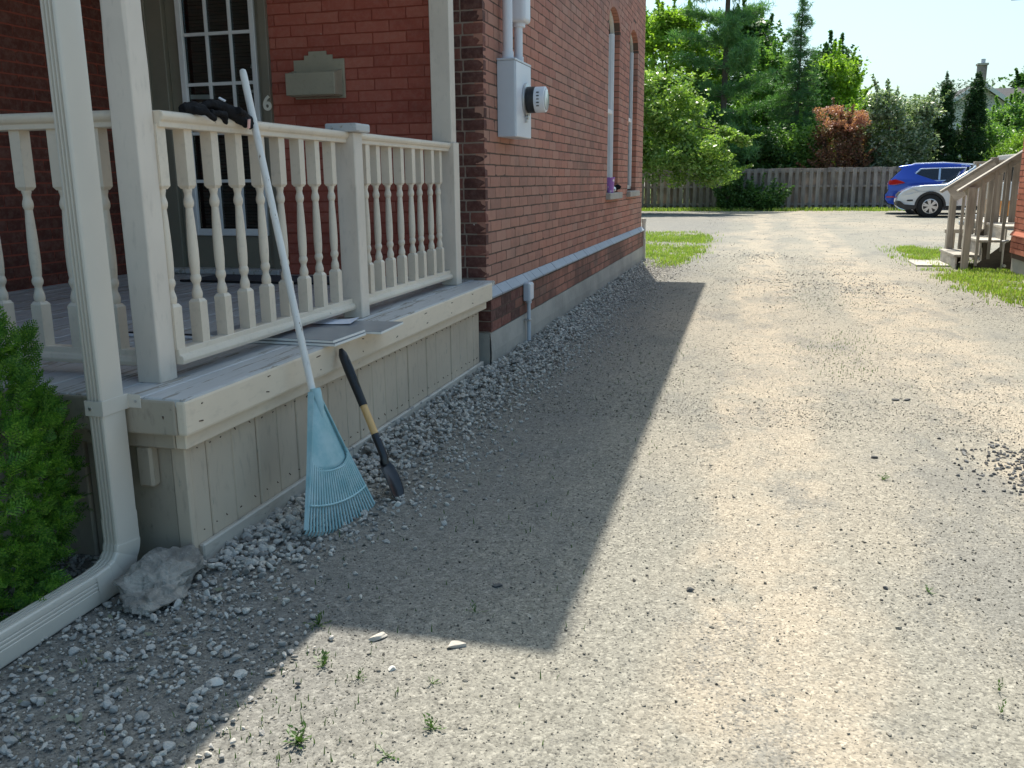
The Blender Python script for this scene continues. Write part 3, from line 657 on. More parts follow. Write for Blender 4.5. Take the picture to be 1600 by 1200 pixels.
def meter():
    t = empty('electric_meter', (XU, 6.2, 1.53), 'pale grey metal meter box with a round glass meter on the brick side wall', 'electric meter')
    x0, x1 = XU + .002, XU + .125; ya, yb, za, zb = 5.985, 6.41, 1.53, 2.03
    m = MB(); m.box((x0, ya, za), (x1, yb, zb - .012)); m.obj('box', M_METER, t, .006, 2)
    m = MB(); m.box((x0, ya - .006, zb - .012), (x1 + .006, yb + .006, zb + .002)); m.obj('lid', M_METER, t, .003)
    m = MB(); m.box((x1, ya + .02, za + .004), (x1 + .005, yb - .006, zb - .016)); m.obj('cover', M_PVC, t, .002)
    c = (6.255, 1.785)
    def disc(name, xa, xb, r, mat, b=.004):
        m = MB(); m.cyl((xa, *c), (xb, *c), r, n=32); return smooth_angle(m.obj(name, mat, t, b, 2))
    disc('ring', x1 + .005, x1 + .022, .112, M_STEEL); disc('meter_base', x1 + .022, x1 + .075, .088, M_BLACK); dial = disc('meter_body', x1 + .075, x1 + .15, .086, M_PVC, .01)
    disc('meter_glass', x1 + .149, x1 + .156, .07, M_LAMP, .004)
    m = MB(); m.cyl((x1 + .012, c[0] - .02, c[1] - .115), (x1 + .03, c[0] - .02, c[1] - .115), .017, n=12); m.box((x1 + .005, c[0] - .03, c[1] - .15), (x1 + .02, c[0] - .008, c[1] - .11)); m.obj('seal', M_STEEL, t, .002)
    for k in range(5): board('vent_slot', (x1 + .1, c[0] - .0865, c[1] - .05 + k * .022), (x1 + .118, c[0] - .083, c[1] - .043 + k * .022), M_BLACK, t, 0)
    def pipe(y, r, z1):
        m = MB(); m.cyl((XU + .06, y, zb + .002), (XU + .06, y, z1), r, n=20); m.cyl((XU + .06, y, zb + .002), (XU + .06, y, zb + .05), r + .006, n=20); return smooth_angle(m.obj('conduit', M_PVC, t, 0))
    pipe(6.055, .033, 4.6); pipe(6.335, .029, 2.28)
    m = MB(); m.box((XU + .003, 6.25, 2.30), (XU + .13, 6.42, 3.3)); smooth_angle(m.obj('expansion_box', M_PVC, t, .03, 4)); 
    m = MB(); m.cyl((XU + .062, 6.335, 2.272), (XU + .062, 6.335, 2.30), .046, n=20); m.obj('coupling', M_PVC, t, .003)
meter()
def jbox():
    t = empty('outlet_box', (XL, 6.55, .1), 'small pale grey cable box on a thin conduit rising from the gravel', 'cable box')
    m = MB(); m.box((XL + .004, 6.475, .355), (XL + .052, 6.60, .492)); m.obj('box', M_METER, t, .01, 3)
    m = MB(); m.box((XL + .052, 6.485, .365), (XL + .058, 6.592, .482)); m.obj('lid', M_PVC, t, .003)
    m = MB(); m.cyl((XL + .032, 6.535, -.05), (XL + .032, 6.535, .36), .0145, n=14); smooth_angle(m.obj('conduit', M_METER, t))
    m = MB(); m.cyl((XL + .032, 6.535, .335), (XL + .032, 6.535, .356), .022, n=14); m.obj('coupling', M_METER, t); board('strap', (XL + .004, 6.50, .2), (XL + .049, 6.555, .214), M_STEEL, t, .002)
jbox()
def downspout():
    t = empty('downspout', (-1.89, 2.2, 0), 'grey beige metal downspout with a crimped elbow in front of the porch corner', 'downspout')
    hx, hy = .029, .051                              # half width (x), half depth (y when upright)
    sec = []
    def rc(cx, cy, a0):
        return [(cx + .011 * math.cos(a0 + k * PI / 6), cy + .011 * math.sin(a0 + k * PI / 6)) for k in range(4)]
    ring = rc(hx - .011, hy - .011, 0) + rc(-hx + .011, hy - .011, PI / 2)
    ring += rc(-hx + .011, -hy + .011, PI)
    fl = []                                           # flutes pressed into the narrow front face
    for k in range(3):
        c = -.012 + k * .012; fl += [(c - .0045, -hy), (c - .0025, -hy + .007), (c + .0025, -hy + .007), (c + .0045, -hy)]
    ring += fl + rc(hx - .011, -hy + .011, 1.5 * PI)
    rs = []
    for k in range(3):
        c = -.026 + k * .012; rs += [(hx, c - .0035), (hx - .0025, c - .0015), (hx - .0025, c + .0015), (hx, c + .0035)]
    ring0 = ring; X0 = -1.890
    def sweep(name, path, scl, mat=M_SPOUT, side=False):
        m = MB(); V = []; ring = ring0 + rs if side else ring0; n = len(ring)
        for (y, z, a), s in zip(path, scl):          # a = angle of the local depth axis in the y-z plane
            for u, v in ring: V.append((X0 + u * s, y + v * s * math.cos(a), z + v * s * math.sin(a)))
        m.add(V, [(i * n + k, i * n + (k + 1) % n, (i + 1) * n + (k + 1) % n, (i + 1) * n + k) for i in range(len(path) - 1) for k in range(n)])
        return smooth_angle(m.obj(name, mat, t), .5)
    yc = 2.214
    sweep('pipe', [(yc, 3.4, 0), (yc, .20, 0)], [1, 1])
    path = [(yc, .235, 0), (yc, .165, 0)]; sc_ = [1.035, 1.035]; R_ = .105; cy, cz = yc - R_, .16; N = 60
    for i in range(N + 1):
        a = math.radians(84) * i / N; path.append((cy + R_ * math.cos(a), cz - R_ * math.sin(a), -a)); sc_.append(1.03 + .06 * abs(math.sin(a * 6.2)) ** .5 * (1 if .1 < a < 1.4 else .3))
    a = math.radians(84); d = (-math.sin(a), -math.cos(a)); e = path[-1]
    path += [(e[0] + d[0] * .03, e[1] + d[1] * .03, -a), (e[0] + d[0] * .06, e[1] + d[1] * .06, -a)]; sc_ += [1.04, 1.04]
    sweep('elbow', path, sc_)
    e = path[-2]; sweep('extension', [(e[0], e[1], -a), (e[0] + d[0] * 1.3, e[1] - .006, -a * 1.045)], [.985, 1.0], side=True)
    m = MB(); y0, y1 = yc - hy - .0025, YF - .003
    m.box((X0 - hx - .003, y0 - .002, .565), (X0 + hx + .003, y0, .612)); m.box((X0 + hx + .0005, y0, .565), (X0 + hx + .003, y1, .612)); m.box((X0 + hx + .0005, y1 - .002, .567), (X0 + hx + .048, y1, .610)); m.box((X0 - hx - .003, y0, .565), (X0 - hx - .0005, y1, .612))
    st = m.obj('strap', M_SPOUT, t, .0008)
    m = MB(); m.cyl((X0 - .012, y0 - .005, .588), (X0 - .012, y0 - .002, .588), .005, n=10); m.cyl((X0 + hx + .03, y1 - .005, .588), (X0 + hx + .03, y1 - .002, .588), .004, n=10); m.obj('screw', M_STEEL, st)
downspout()

def tiles():
    ts = [((-1.912, 3.345, .607), .61, .285, -.02, 'lower grey floor tile of the pair on the porch edge'), ((-1.918, 3.352, .620), .61, .285, -.035, 'upper grey floor tile of the pair on the porch edge'), ((-1.856, 3.635, .6075), .61, .285, .05, 'single grey floor tile overhanging the porch edge')]
    for c, L, W, r, lab in ts:
        m = MB(); m.box((-L / 2, -W / 2, -.0055), (L / 2, W / 2, .0040)); b = m.mesh('floor_tile', .001); o = link('floor_tile', b, M_TILEEDGE, None, c, (0, 0, r)); tag(o, lab, 'floor tile', 'loose floor tiles on the porch')
        m = MB(); m.box((-L / 2 + .0005, -W / 2 + .0005, .0041), (L / 2 - .0005, W / 2 - .0005, .0062)); link('glaze', m.mesh('glaze', .0008), M_TILE, o, (0, 0, 0), local=True)
    m = MB(); n = 8
    for i in range(n + 1):
        for j in range(2): m.v.append((-.1 + .2 * i / n, -.07 + .14 * j, .003 + .010 * (i / n - .5) ** 2 * 4 * (j + .3)))
    m.f = [(2 * i, 2 * i + 2, 2 * i + 3, 2 * i + 1) for i in range(n)]
    me = m.mesh('paper_sheet'); o = link('paper_sheet', me, M_PAPER, None, (-1.862, 3.70, .6145), (0, 0, .12)); tag(o, 'white paper sheet lying on the grey floor tiles', 'paper')
    md = o.modifiers.new('thick', 'SOLIDIFY'); md.thickness = .0008
    for k, (xa, xb, y, mt, lab) in enumerate(((-2.72, -1.98, 3.27, M_BLACK, 'long black trim strip lying on the porch floor behind the column'), (-2.68, -1.97, 3.225, M_PVC, 'long white trim strip lying on the porch floor behind the column'))):
        o = board('trim_strip', (xa, y, .603), (xb, y + .022, .613), mt, None, .002); tag(o, lab, 'trim strip')
    m = MB(); m.box((-3.72, 5.22, .6015), (-2.55, 5.62, .612)); mat_ = m.obj('door_mat', plain('grey mat pile', (.10, .105, .12), .95, 0, .1, .3, 60, .6), None, .004); tag(mat_, 'dark grey door mat lying in front of the glazed door', 'door mat')
    m = MB(); m.box((-3.74, 5.20, .6012), (-2.53, 5.225, .616)); m.obj('edge_strip', M_BLACK, mat_, .003)
tiles()

def rake():
    tip, base = Vector((-1.868, 3.085, 1.652)), Vector((-1.440, 2.832, .0)); ax = (base - tip).normalized()
    t = empty('leaf_rake', base, 'leaf rake with a teal plastic fan head and white handle, leaning on the porch', 'rake')
    L = (base - tip).length; neck = tip + ax * (L * .709)
    w = Vector((.11, .99, 0)); w = (w - ax * w.dot(ax)).normalized(); nn = w.cross(ax).normalized()
    if nn.x < 0: nn = -nn
    m = MB(); m.tube([tip - ax * .0, tip + ax * .004, tip + ax * .02, tip + ax * (L * .5), neck + ax * .06], [.006, .0115, .0135, .0135, .0135], 16); smooth_angle(m.obj('handle', M_HANDLE, t), .9)
    H = (base - neck).length
    def P(u, v, d=0):                                # u along the axis 0..1, v across, d out of the fan
        return neck + ax * (u * H) + w * v + nn * d
    def half(u): return .012 + (.20 if u < 1 else .2) * u
    # solid upper plate with a rounded lower edge, cupped, with raised rims
    m = MB(); nu, nv = 14, 16; V = []
    for i in range(nu + 1):
        for j in range(nv + 1):
            s = -1 + 2 * j / nv; ue = .50 + .085 * math.sqrt(max(0, 1 - (s * .98) ** 2)); u = -.015 + (ue + .015) * i / nu
            hw = .016 + .19 * max(0, u); V.append(P(u, s * hw, .006 + .016 * (1 - s * s) * (1 - .5 * u)))
    F = [(i * (nv + 1) + j, i * (nv + 1) + j + 1, (i + 1) * (nv + 1) + j + 1, (i + 1) * (nv + 1) + j) for i in range(nu) for j in range(nv)]
    m.add(V, F); o = m.obj('head_plate', M_RAKE, t, smooth=True); sd = o.modifiers.new('thick', 'SOLIDIFY'); sd.thickness = .004
    m = MB(); m.tube([P(-.03, 0, .014), P(.0, 0, .014), P(.10, 0, .018), P(.2, 0, .016)], [.020, .0205, .016, .004], 14); smooth_angle(m.obj('socket', M_RAKE, t), .9)
    m = MB(); m.tube([P(.50 + .085 * math.sqrt(max(0, 1 - (s * .98) ** 2)), s * (.016 + .19 * (.5 + .08 * (1 - s * s))), .012 + .010 * (1 - s * s)) for s in np.linspace(-1, 1, 22)], .0035, 6); m.obj('plate_rim', M_RAKE, t, smooth=True)
    def out(u): return .012 + .05 * max(0, u - .9) * 2
    nt = 24
    for k in range(nt):
        s = -1 + 2 * k / (nt - 1); u0 = .42 + .155 * math.sqrt(max(0, 1 - (s * .98) ** 2)); ue = .935 + .07 * (1 - s * s) ** .8
        pts = [P(u, s * (.016 + .205 * u + .022 * max(0, u - .5)), .014 + .018 * (1 - s * s) * (1 - u)) for u in np.linspace(u0, ue, 6)]
        e = pts[-1]; pts += [e + ax * .012 + nn * (-.010), e + ax * .014 - nn * .028]
        wide = .0042 if k not in (0, nt - 1) else .0065
        m = MB(); V = []
        for i, p in enumerate(pts):
            q = wide * (1 if i < 4 else .8); V += [p - w * q + nn * .002, p + w * q + nn * .002, p + w * q - nn * .003, p - w * q - nn * .003]
        m.add(V, [(i * 4 + a, i * 4 + (a + 1) % 4, i * 4 + 4 + (a + 1) % 4, i * 4 + 4 + a) for i in range(len(pts) - 1) for a in range(4)] + [(3, 2, 1, 0), tuple(range(len(V) - 4, len(V)))])
        m.obj('tine', M_RAKE, t)
    m = MB(); m.tube([P(.775 + .05 * (1 - s * s), s * (.016 + .205 * (.775 + .05 * (1 - s * s)) + .006), .018 + .005 * (1 - s * s)) for s in np.linspace(-1, 1, 26)], .0042, 6); m.obj('tine_brace', M_RAKE, t, smooth=True)
    for s in (-1, 1):                                 # folded side walls
        m = MB(); V = []
        for u in np.linspace(-.01, .93, 14):
            hw = .016 + .205 * u + .022 * max(0, u - .5); q = .024 * (1 - .45 * u); V += [P(u, s * hw, .018), P(u, s * (hw + .004), .018 - q)]
        m.add(V, [(2 * i, 2 * i + 1, 2 * i + 3, 2 * i + 2) for i in range(13)]); o = m.obj('side_flange', M_RAKE, t); sd = o.modifiers.new('thick', 'SOLIDIFY'); sd.thickness = .004
rake()
def shovel():
    top, base = Vector((-1.638, 3.30, .572)), Vector((-1.330, 3.143, .004)); ax = (base - top).normalized(); L = (base - top).length
    t = empty('hand_spade', base, 'short black and wood handled spade leaning on the porch skirting', 'spade')
    def P(u): return top + ax * (u * L)
    w = Vector((.25, .97, 0)); w = (w - ax * w.dot(ax)).normalized(); nn = w.cross(ax).normalized()
    if nn.x < 0: nn = -nn
    m = MB(); us = np.linspace(0, .385, 12); m.tube([P(u) for u in us], [.008, .0175, .0195, .020, .0205, .020, .0195, .019, .0185, .018, .018, .0175], 16); smooth_angle(m.obj('grip', M_BLACK, t), .9)
    m = MB(); m.tube([P(u) + nn * .017 for u in (.06, .1, .2, .27)], [.004, .007, .007, .003], 8); m.obj('grip_groove', M_BLADE, t, smooth=True)
    m = MB(); m.tube([P(.37), P(.62)], .0152, 16); smooth_angle(m.obj('shaft', M_ASH, t), .9)
    m = MB(); m.tube([P(.575), P(.60), P(.66), P(.72), P(.745) - nn * .006, P(.77) - nn * .010], [.0165, .0172, .0165, .0165, .0175, .016], 14); soc = smooth_angle(m.obj('socket', M_BLADE, t), .9)
    m = MB(); nu, nv = 14, 12; V = []
    for i in range(nu + 1):
        u = i / nu; hw = (.024 + .016 * min(1, u * 5)) * (1 if u < .72 else math.sqrt(max(.02, 1 - ((u - .72) / .29) ** 2)))
        for j in range(nv + 1):
            s = -1 + 2 * j / nv; V.append(P(.74 + .265 * u) + w * (s * hw) - nn * (.012 + .016 * (1 - s * s) * (1 - .55 * u) - .012 * math.sin(u * PI * .9)))
    m.add(V, [(i * (nv + 1) + j, i * (nv + 1) + j + 1, (i + 1) * (nv + 1) + j + 1, (i + 1) * (nv + 1) + j) for i in range(nu) for j in range(nv)])
    o = m.obj('blade', M_BLADE, t, smooth=True); sd = o.modifiers.new('thick', 'SOLIDIFY'); sd.thickness = .0025
    m = MB(); m.cyl(P(.61) + nn * .016, P(.61) + nn * .0185, .003, n=8); m.obj('rivet', M_STEEL, soc)
shovel()
def gloves():
    rnd = random.Random(4)
    def blob(name, loc, path, lab):
        m = MB()
        for pts, rad in path: m.tube(pts, rad, 10)
        me = m.mesh(name); o = link(name, me, M_CLOTH, None, loc); tag(o, lab, 'glove', 'work gloves on the railing')
        r = o.modifiers.new('join', 'REMESH'); r.mode = 'VOXEL'; r.voxel_size = .0035; r.use_smooth_shade = True
        s = o.modifiers.new('soft', 'SMOOTH'); s.factor = .6; s.iterations = 4
        tx = bpy.data.textures.new('folds', 'CLOUDS'); tx.noise_scale = .022; d = o.modifiers.new('folds', 'DISPLACE'); d.texture = tx; d.strength = .010; d.mid_level = .5
        return o
    X = -1.872
    def hand(y0, s, z):
        z -= .006                               # palm across the rail, fingers falling towards the house
        ps = [([(0, y0, z), (.006, y0 + s * .05, z + .012), (.002, y0 + s * .10, z + .008), (.0, y0 + s * .13, z - .002)], [.017, .022, .022, .018])]
        for k in range(4):
            a = -.036 + .022 * k; ps.append(([(a, y0 + s * .12, z), (a + .012, y0 + s * (.165 + .01 * k), z - .002), (a + .035 - .012 * k, y0 + s * (.20 + .008 * (k % 2)), z - .016 - .006 * k)], [.010, .0095, .008]))
        ps.append(([(.022, y0 + s * .03, z), (.046, y0 + s * .07, z - .004), (.054, y0 + s * .11, z - .028)], [.014, .013, .010])); return ps
    g1 = blob('work_glove', (X, 0, 0), hand(2.70, 1, 1.488), 'black work glove lying flat on the railing, cuff towards the column')
    g2 = blob('work_glove', (X, 0, 0), [([(.0, 2.80, 1.498), (.01, 2.85, 1.512), (.016, 2.91, 1.508), (.03, 2.97, 1.484), (.05, 3.02, 1.452)], [.010, .017, .021, .024, .018])] + [([(.02 + .012 * k, 2.95, 1.496), (.045, 3.0 + .012 * k, 1.474), (.056, 3.02 + .014 * k, 1.45 - .012 * (k % 2))], [.013, .013, .009]) for k in range(4)], 'black work glove bunched on the other glove beside the rake handle')
    m = MB(); m.box((-.012, -.006, -.002), (.012, .006, .002)); link('logo_patch', m.mesh('logo_patch'), M_PVC, g2, (.024, 2.905, 1.531), (.3, .5, .3), local=True)
    m = MB(); m.box((-.002, -.010, -.016), (.002, .010, .016)); link('care_label', m.mesh('care_label'), plain('pink label', (.75, .42, .38), .7), g2, (.066, 3.0, 1.452), (.2, .2, .2), local=True)
gloves()
def sill_things():
    g = G('printed purple paper'); vo = g.n('TexVoronoi', {'Vector': g.mapv(g.obj(), (14, 14, 14)), 'Scale': 1.6}).outputs['Distance']
    mt = g.fin(g.mix(g.sstep(vo, .30, .36), (.80, .74, .86), (.42, .19, .58)), .5)
    m = MB(); m.lathe([(.034, 0), (.036, .004), (.050, .172), (.053, .175), (.053, .180), (.048, .180), (.046, .16), (.03, .01)], n=24); o = link('paper_cup', m.mesh('paper_cup', smooth=True), mt, None, (XU + .0, 10.81, ZS + .001)); tag(o, 'purple and white paper cup standing on the first window sill', 'cup')
    m = MB()
    for i in range(8): a = random.uniform(0, 6.28); m.tube([(0, 0, 0), (.05 * math.cos(a), .06 * math.sin(a), .02 + .02 * random.random()), (.08 * math.cos(a), .09 * math.sin(a), .01)], [.035, .03, .02], 8)
    o = link('crumpled_bag', m.mesh('crumpled_bag'), M_CLOTH, None, (XU - .005, 11.13, ZS + .045)); tag(o, 'crumpled black bag lying on the window sill beside the purple cup', 'bag')
    r = o.modifiers.new('join', 'REMESH'); r.mode = 'VOXEL'; r.voxel_size = .012; r.use_smooth_shade = True
    m = MB(); m.cyl((0, -.04, 0), (0, .05, .012), .028, .03, 14); o = link('drink_can', m.mesh('drink_can', .004), M_STEEL, None, (XU + .012, 10.945, ZS + .03)); tag(o, 'small silver can lying on its side on the window sill', 'can')
sill_things()

# ------------------------------------------------------------------ gravel and stones
def ico(seed, sub=1, flat=.7, jag=.25):
    bm = bmesh.new(); bmesh.ops.create_icosphere(bm, subdivisions=sub, radius=.5); r = random.Random(seed); ncut = 9 if sub < 4 else 5; ph = [r.uniform(0, 9) for _ in range(3)]
    for v in bm.verts:
        d = 1 + jag * noise.noise((v.co.x * 2.2 + ph[0], v.co.y * 2.2 + ph[1], v.co.z * 2.2 + ph[2])) * 1.6; v.co *= d; v.co.z *= flat; v.co.x *= r.uniform(.98, 1.02)
    for k in range(ncut):                             # broken facets
        n_ = Vector((r.gauss(0, 1), r.gauss(0, 1), r.gauss(0, .8))).normalized(); lim = r.uniform(.2, .36)
        for v in bm.verts:
            e = v.co.dot(n_) - lim
            if e > 0: v.co -= n_ * e * .95
    me = bpy.data.meshes.new('stone'); bm.to_mesh(me); bm.free(); return me
def scatter(name, P, size, variants, mat, rot=None, sq=None, kind='stuff'):
    """one stuff object: a geometry-node instancer of small meshes on its points"""
    n = len(P); me = bpy.data.meshes.new(name); me.vertices.add(n); me.vertices.foreach_set('co', np.asarray(P, np.float32).ravel())
    a = me.attributes.new('rot', 'FLOAT_VECTOR', 'POINT'); R_ = rot if rot is not None else np.stack([RNG.normal(0, .25, n), RNG.normal(0, .25, n), RNG.uniform(0, 6.28, n)], 1); a.data.foreach_set('vector', R_.astype(np.float32).ravel())
    a = me.attributes.new('scl', 'FLOAT_VECTOR', 'POINT'); s = np.asarray(size)[:, None] * (sq if sq is not None else np.stack([RNG.uniform(.8, 1.35, n), RNG.uniform(.7, 1.1, n), RNG.uniform(.65, 1.05, n)], 1)); a.data.foreach_set('vector', s.astype(np.float32).ravel())
    a = me.attributes.new('idx', 'INT', 'POINT'); a.data.foreach_set('value', RNG.integers(0, len(variants), n).astype(np.int32))
    o = link(name, me); tag(o, kind=kind)
    c = bpy.data.collections.new(name + ' source')
    for v in variants:
        if not v.materials: v.materials.append(mat)
        c.objects.link(bpy.data.objects.new('stone', v))
    t = bpy.data.node_groups.new(name, 'GeometryNodeTree'); t.interface.new_socket('Geometry', in_out='INPUT', socket_type='NodeSocketGeometry'); t.interface.new_socket('Geometry', in_out='OUTPUT', socket_type='NodeSocketGeometry')
    N = t.nodes.new; gi = N('NodeGroupInput'); go = N('NodeGroupOutput'); ci = N('GeometryNodeCollectionInfo'); ci.inputs[0].default_value = c; ci.inputs[1].default_value = True; ci.inputs[2].default_value = True
    ip = N('GeometryNodeInstanceOnPoints'); ip.inputs['Pick Instance'].default_value = True
    def attr(nm, typ):
        x = N('GeometryNodeInputNamedAttribute'); x.data_type = typ; x.inputs[0].default_value = nm; return x.outputs[0]
    L_ = t.links.new; L_(gi.outputs[0], ip.inputs['Points']); L_(ci.outputs[0], ip.inputs['Instance']); L_(attr('idx', 'INT'), ip.inputs['Instance Index']); L_(attr('rot', 'FLOAT_VECTOR'), ip.inputs['Rotation']); L_(attr('scl', 'FLOAT_VECTOR'), ip.inputs['Scale']); L_(ip.outputs[0], go.inputs[0])
    md = o.modifiers.new('scatter', 'NODES'); md.node_group = t; return o
STN = [(0, (.18, .17, .16)), (.15, (.38, .36, .33)), (.45, (.48, .46, .43)), (.75, (.58, .55, .50)), (.9, (.64, .60, .53)), (1, (.70, .66, .60))]
M_STONE = stonemat('crushed limestone', STN); M_PEB = stonemat('driveway pebbles', [(0, (.05, .048, .045)), (.14, (.08, .077, .07)), (.2, (.21, .20, .175)), (.5, (.295, .275, .232)), (.85, (.36, .33, .275)), (1, (.43, .395, .335))])
V1 = [ico(i, 2, .62, .22) for i in range(8)]; V2 = [ico(i + 40, 1, .6, .3) for i in range(6)]; V3 = [ico(i + 60, 1, .6, .3) for i in range(6)]
def hz(P): return np.array([gz(x, y) for x, y in P])
def coarse():
    pts = []; sz = []; r = RNG
    def put(x, y, s, lift=.1): pts.append((x, y, lift)); sz.append(s)
    n = 0
    while n < 13500:                                  # band along the porch skirting and foundation, thinning outwards
        y = r.uniform(2.35, 14.0); edge = -1.725 if y < 5.6 else -1.675
        t = abs(r.normal(0, 1)); wdt = .27 if y > 3.1 else .16 + .11 * (y - 2.35) / .75
        x = edge + t * wdt
        if x > -.9 + .15 * math.sin(y): continue
        if y > 13.75 and r.random() < .5: continue
        near = math.exp(-((x - edge) / .26) ** 2); s = (.013 + .027 * r.uniform() ** 1.6) * (.75 + .45 * near); h = .045 * near * r.uniform(0, 1) * (1 if y > 3.6 else .45)
        put(x, y, s, h + s * .15); n += 1
    n = 0
    while n < 7500:                                   # corner by the downspout and the lower left of the picture
        y = r.uniform(.7, 2.35); x = r.uniform(-3.0, -1.05)
        lim = -1.28 - .12 * math.sin(y * 3) + r.normal(0, .09)
        if x > lim: continue
        if -1.93 < x < -1.85 and y < 2.3: 
            if r.random() < .7: continue
        s = .007 + .016 * r.uniform() ** 1.7 if r.random() < .93 else r.uniform(.022, .038)
        put(x, y, s, s * .15 + r.uniform(0, .008)); n += 1
    dk = np.stack([1.36 + r.normal(0, .20, 1300), 4.13 + r.normal(0, .20, 1300), np.full(1300, .003)], 1); dk[:, 2] += hz(dk[:, :2])
    scatter('dark_gravel', dk, .007 + .019 * r.uniform(0, 1, 1300) ** 1.5, [ico(i + 80, 2, .62, .22) for i in range(6)], stonemat('dark broken stone', [(0, (.05, .05, .052)), (.5, (.12, .12, .122)), (.85, (.21, .205, .20)), (1, (.36, .35, .33))]))
    for cx, cy, sx, sy, k in ((-.05, 15.2, .45, .5, 260), (1.15, 10.9, .35, .5, 260), (.2, 11.4, .3, .25, 90), (.8, 12.4, .3, .2, 80)):
        for _ in range(k): put(cx + r.normal(0, sx), cy + r.normal(0, sy), r.uniform(.012, .03), .004)
    P = np.array(pts); P[:, 2] += hz(P[:, :2]); scatter('coarse_gravel', P, np.array(sz), V1, M_STONE, rot=np.stack([r.normal(0, .5, len(P)), r.normal(0, .5, len(P)), r.uniform(0, 6.28, len(P))], 1))
coarse()
def fine():
    r = RNG; out = []; sz = []
    def field(n, x0, x1, y0, y1, a, b, keep):
        x = r.uniform(x0, x1, n); y = y0 + (y1 - y0) * r.uniform(0, 1, n) ** 1.35; s = a * (b / a) ** (r.uniform(0, 1, n) ** 1.8)
        d = np.array([keep(p, q) for p, q in zip(x, y)]); k = r.uniform(0, 1, n) < d
        out.append(np.stack([x, y, s * np.where(s > .0055, .14, .03)], 1)[k]); sz.append(s[k])
    def dens(x, y):
        t = min(1, abs(x + .25 * noise.noise((x * .7, y * .3, 2)) - .08) / .4); u = min(1, abs(x - 1.75) / .5); q = .32 + .68 * min(t, u)
        q *= .55 + .9 * max(0, min(1, .5 + noise.noise((x * 1.6, y * .8, 7)) * 1.2))
        if x < -.9: q = min(1, q + .5)
        return q
    field(150000, -2.6, 2.6, .75, 5.2, .0025, .0085, dens)
    field(52000, -1.7, 3.4, 4.6, 15, .005, .014, dens)
    field(5200, -1.9, 2.4, .8, 7, .008, .019, dens)
    field(5000, -1.6, 5.5, 9, 36, .012, .028, dens)
    P = np.concatenate(out); s = np.concatenate(sz); ok = (P[:, 0] > -1.68) | (P[:, 1] < 2.3); P = P[ok]; s = s[ok]
    P[:, 2] += hz(P[:, :2]); scatter('driveway_pebbles', P, s, V2, M_PEB)
fine()
def loose():
    def stone(x, y, s, sq, seed, lab, mat, rz=0, z=None, sub=3, jag=.22, flat=.6):
        me = ico(seed, sub, flat, jag)
        if s > .2:
            for v in me.vertices:
                c = v.co; n_ = c.normalized(); q = .12 * noise.fractal(c * 2.6, .9, 2.1, 3) + .022 * noise.fractal(c * 12, .9, 2, 3); k_ = round((c.z + .03 * noise.noise(c * 5)) * 9) / 9 - c.z; v.co = c + n_ * q + Vector((0, 0, .35 * k_))
        o = link('loose_stone' if s < .2 else 'boulder', me, mat, None, (x, y, (s * sq[2] * flat * .30 if z is None else z)), (0, 0, rz)); o.scale = (s * sq[0], s * sq[1], s * sq[2]); tag(o, lab, 'stone' if s < .2 else 'boulder', None); return o
    pale = plain('pale flat stone', (.50, .46, .40), .9, 0, .2, .25, 25, .6); dark = plain('dark stone', (.10, .10, .10), .9, 0, .2, .3, 30, .5); white = plain('white stone', (.62, .60, .55), .9, 0, .2, .2, 30, .4); tan = plain('tan stone', (.42, .30, .14), .9, 0, .2, .25, 30, .5)
    stone(-1.752, 2.165, .31, (.74, 1.0, .62), 3, 'big rough grey rock lying at the foot of the downspout elbow', M_ROCK, .15, .03, 5, .42, .75)
    stone(-.972, 2.085, .052, (1.3, .6, .5), 11, 'narrow pale flat stone on the shadow edge, left of a larger flat one', pale, .9)
    stone(-.741, 2.098, .062, (1.35, .75, .45), 12, 'larger pale flat stone on the edge of the house shadow', pale, .5)
    stone(-.866, 1.94, .026, (1, .9, 1), 13, 'small round white stone in the sunlit patch nearest the camera', white)
    stone(-1.272, 1.77, .045, (1.1, .8, .7), 14, 'white pebble in the shade among the lower gravel', white, .4)
    stone(-.738, 2.475, .036, (1, .9, .7), 15, 'dark stone lying in the middle of the house shadow', dark)
    stone(-1.315, 3.075, .05, (.7, 1, .7), 16, 'pale stone touching the tip of the spade', white, .3)
    stone(-1.50, 3.40, .052, (1.2, .7, .8), 17, 'tan stone in the gravel behind the spade blade', tan, .2, .05)
    stone(.552, 4.15, .034, (1.2, 1, .8), 18, 'dark brown stone beside a weed tuft in the middle of the driveway', dark)
    stone(-.151, 2.60, .026, (1.2, 1, .8), 19, 'dark stone beside the pale chip left of centre on the driveway', dark)
    stone(.433, 2.757, .022, (1, 1, .9), 20, 'tiny dark stone by itself on the lower right driveway', dark)
    stone(.963, 4.36, .03, (1.2, 1, .8), 21, 'dark stone beside the rough dark gravel patch', dark)
    for k, (x, y) in enumerate(((.80, 5.33), (.86, 5.34))):
        stone(x, y, .045, (1.3, .7, .5), 30 + k, ('left' if k == 0 else 'right') + ' one of the two dark clods side by side in the driveway centre', dark, .2 * k)
    m = MB(); m.tube([(.02, 1.66, .006), (.08, 1.665, .009), (.15, 1.655, .008), (.21, 1.65, .005)], [.0025, .003, .0028, .0015], 6); tag(m.obj('twig', plain('pale twig', (.42, .36, .26), .8)), 'thin pale twig lying on the gravel in the lower foreground', 'twig')
loose()

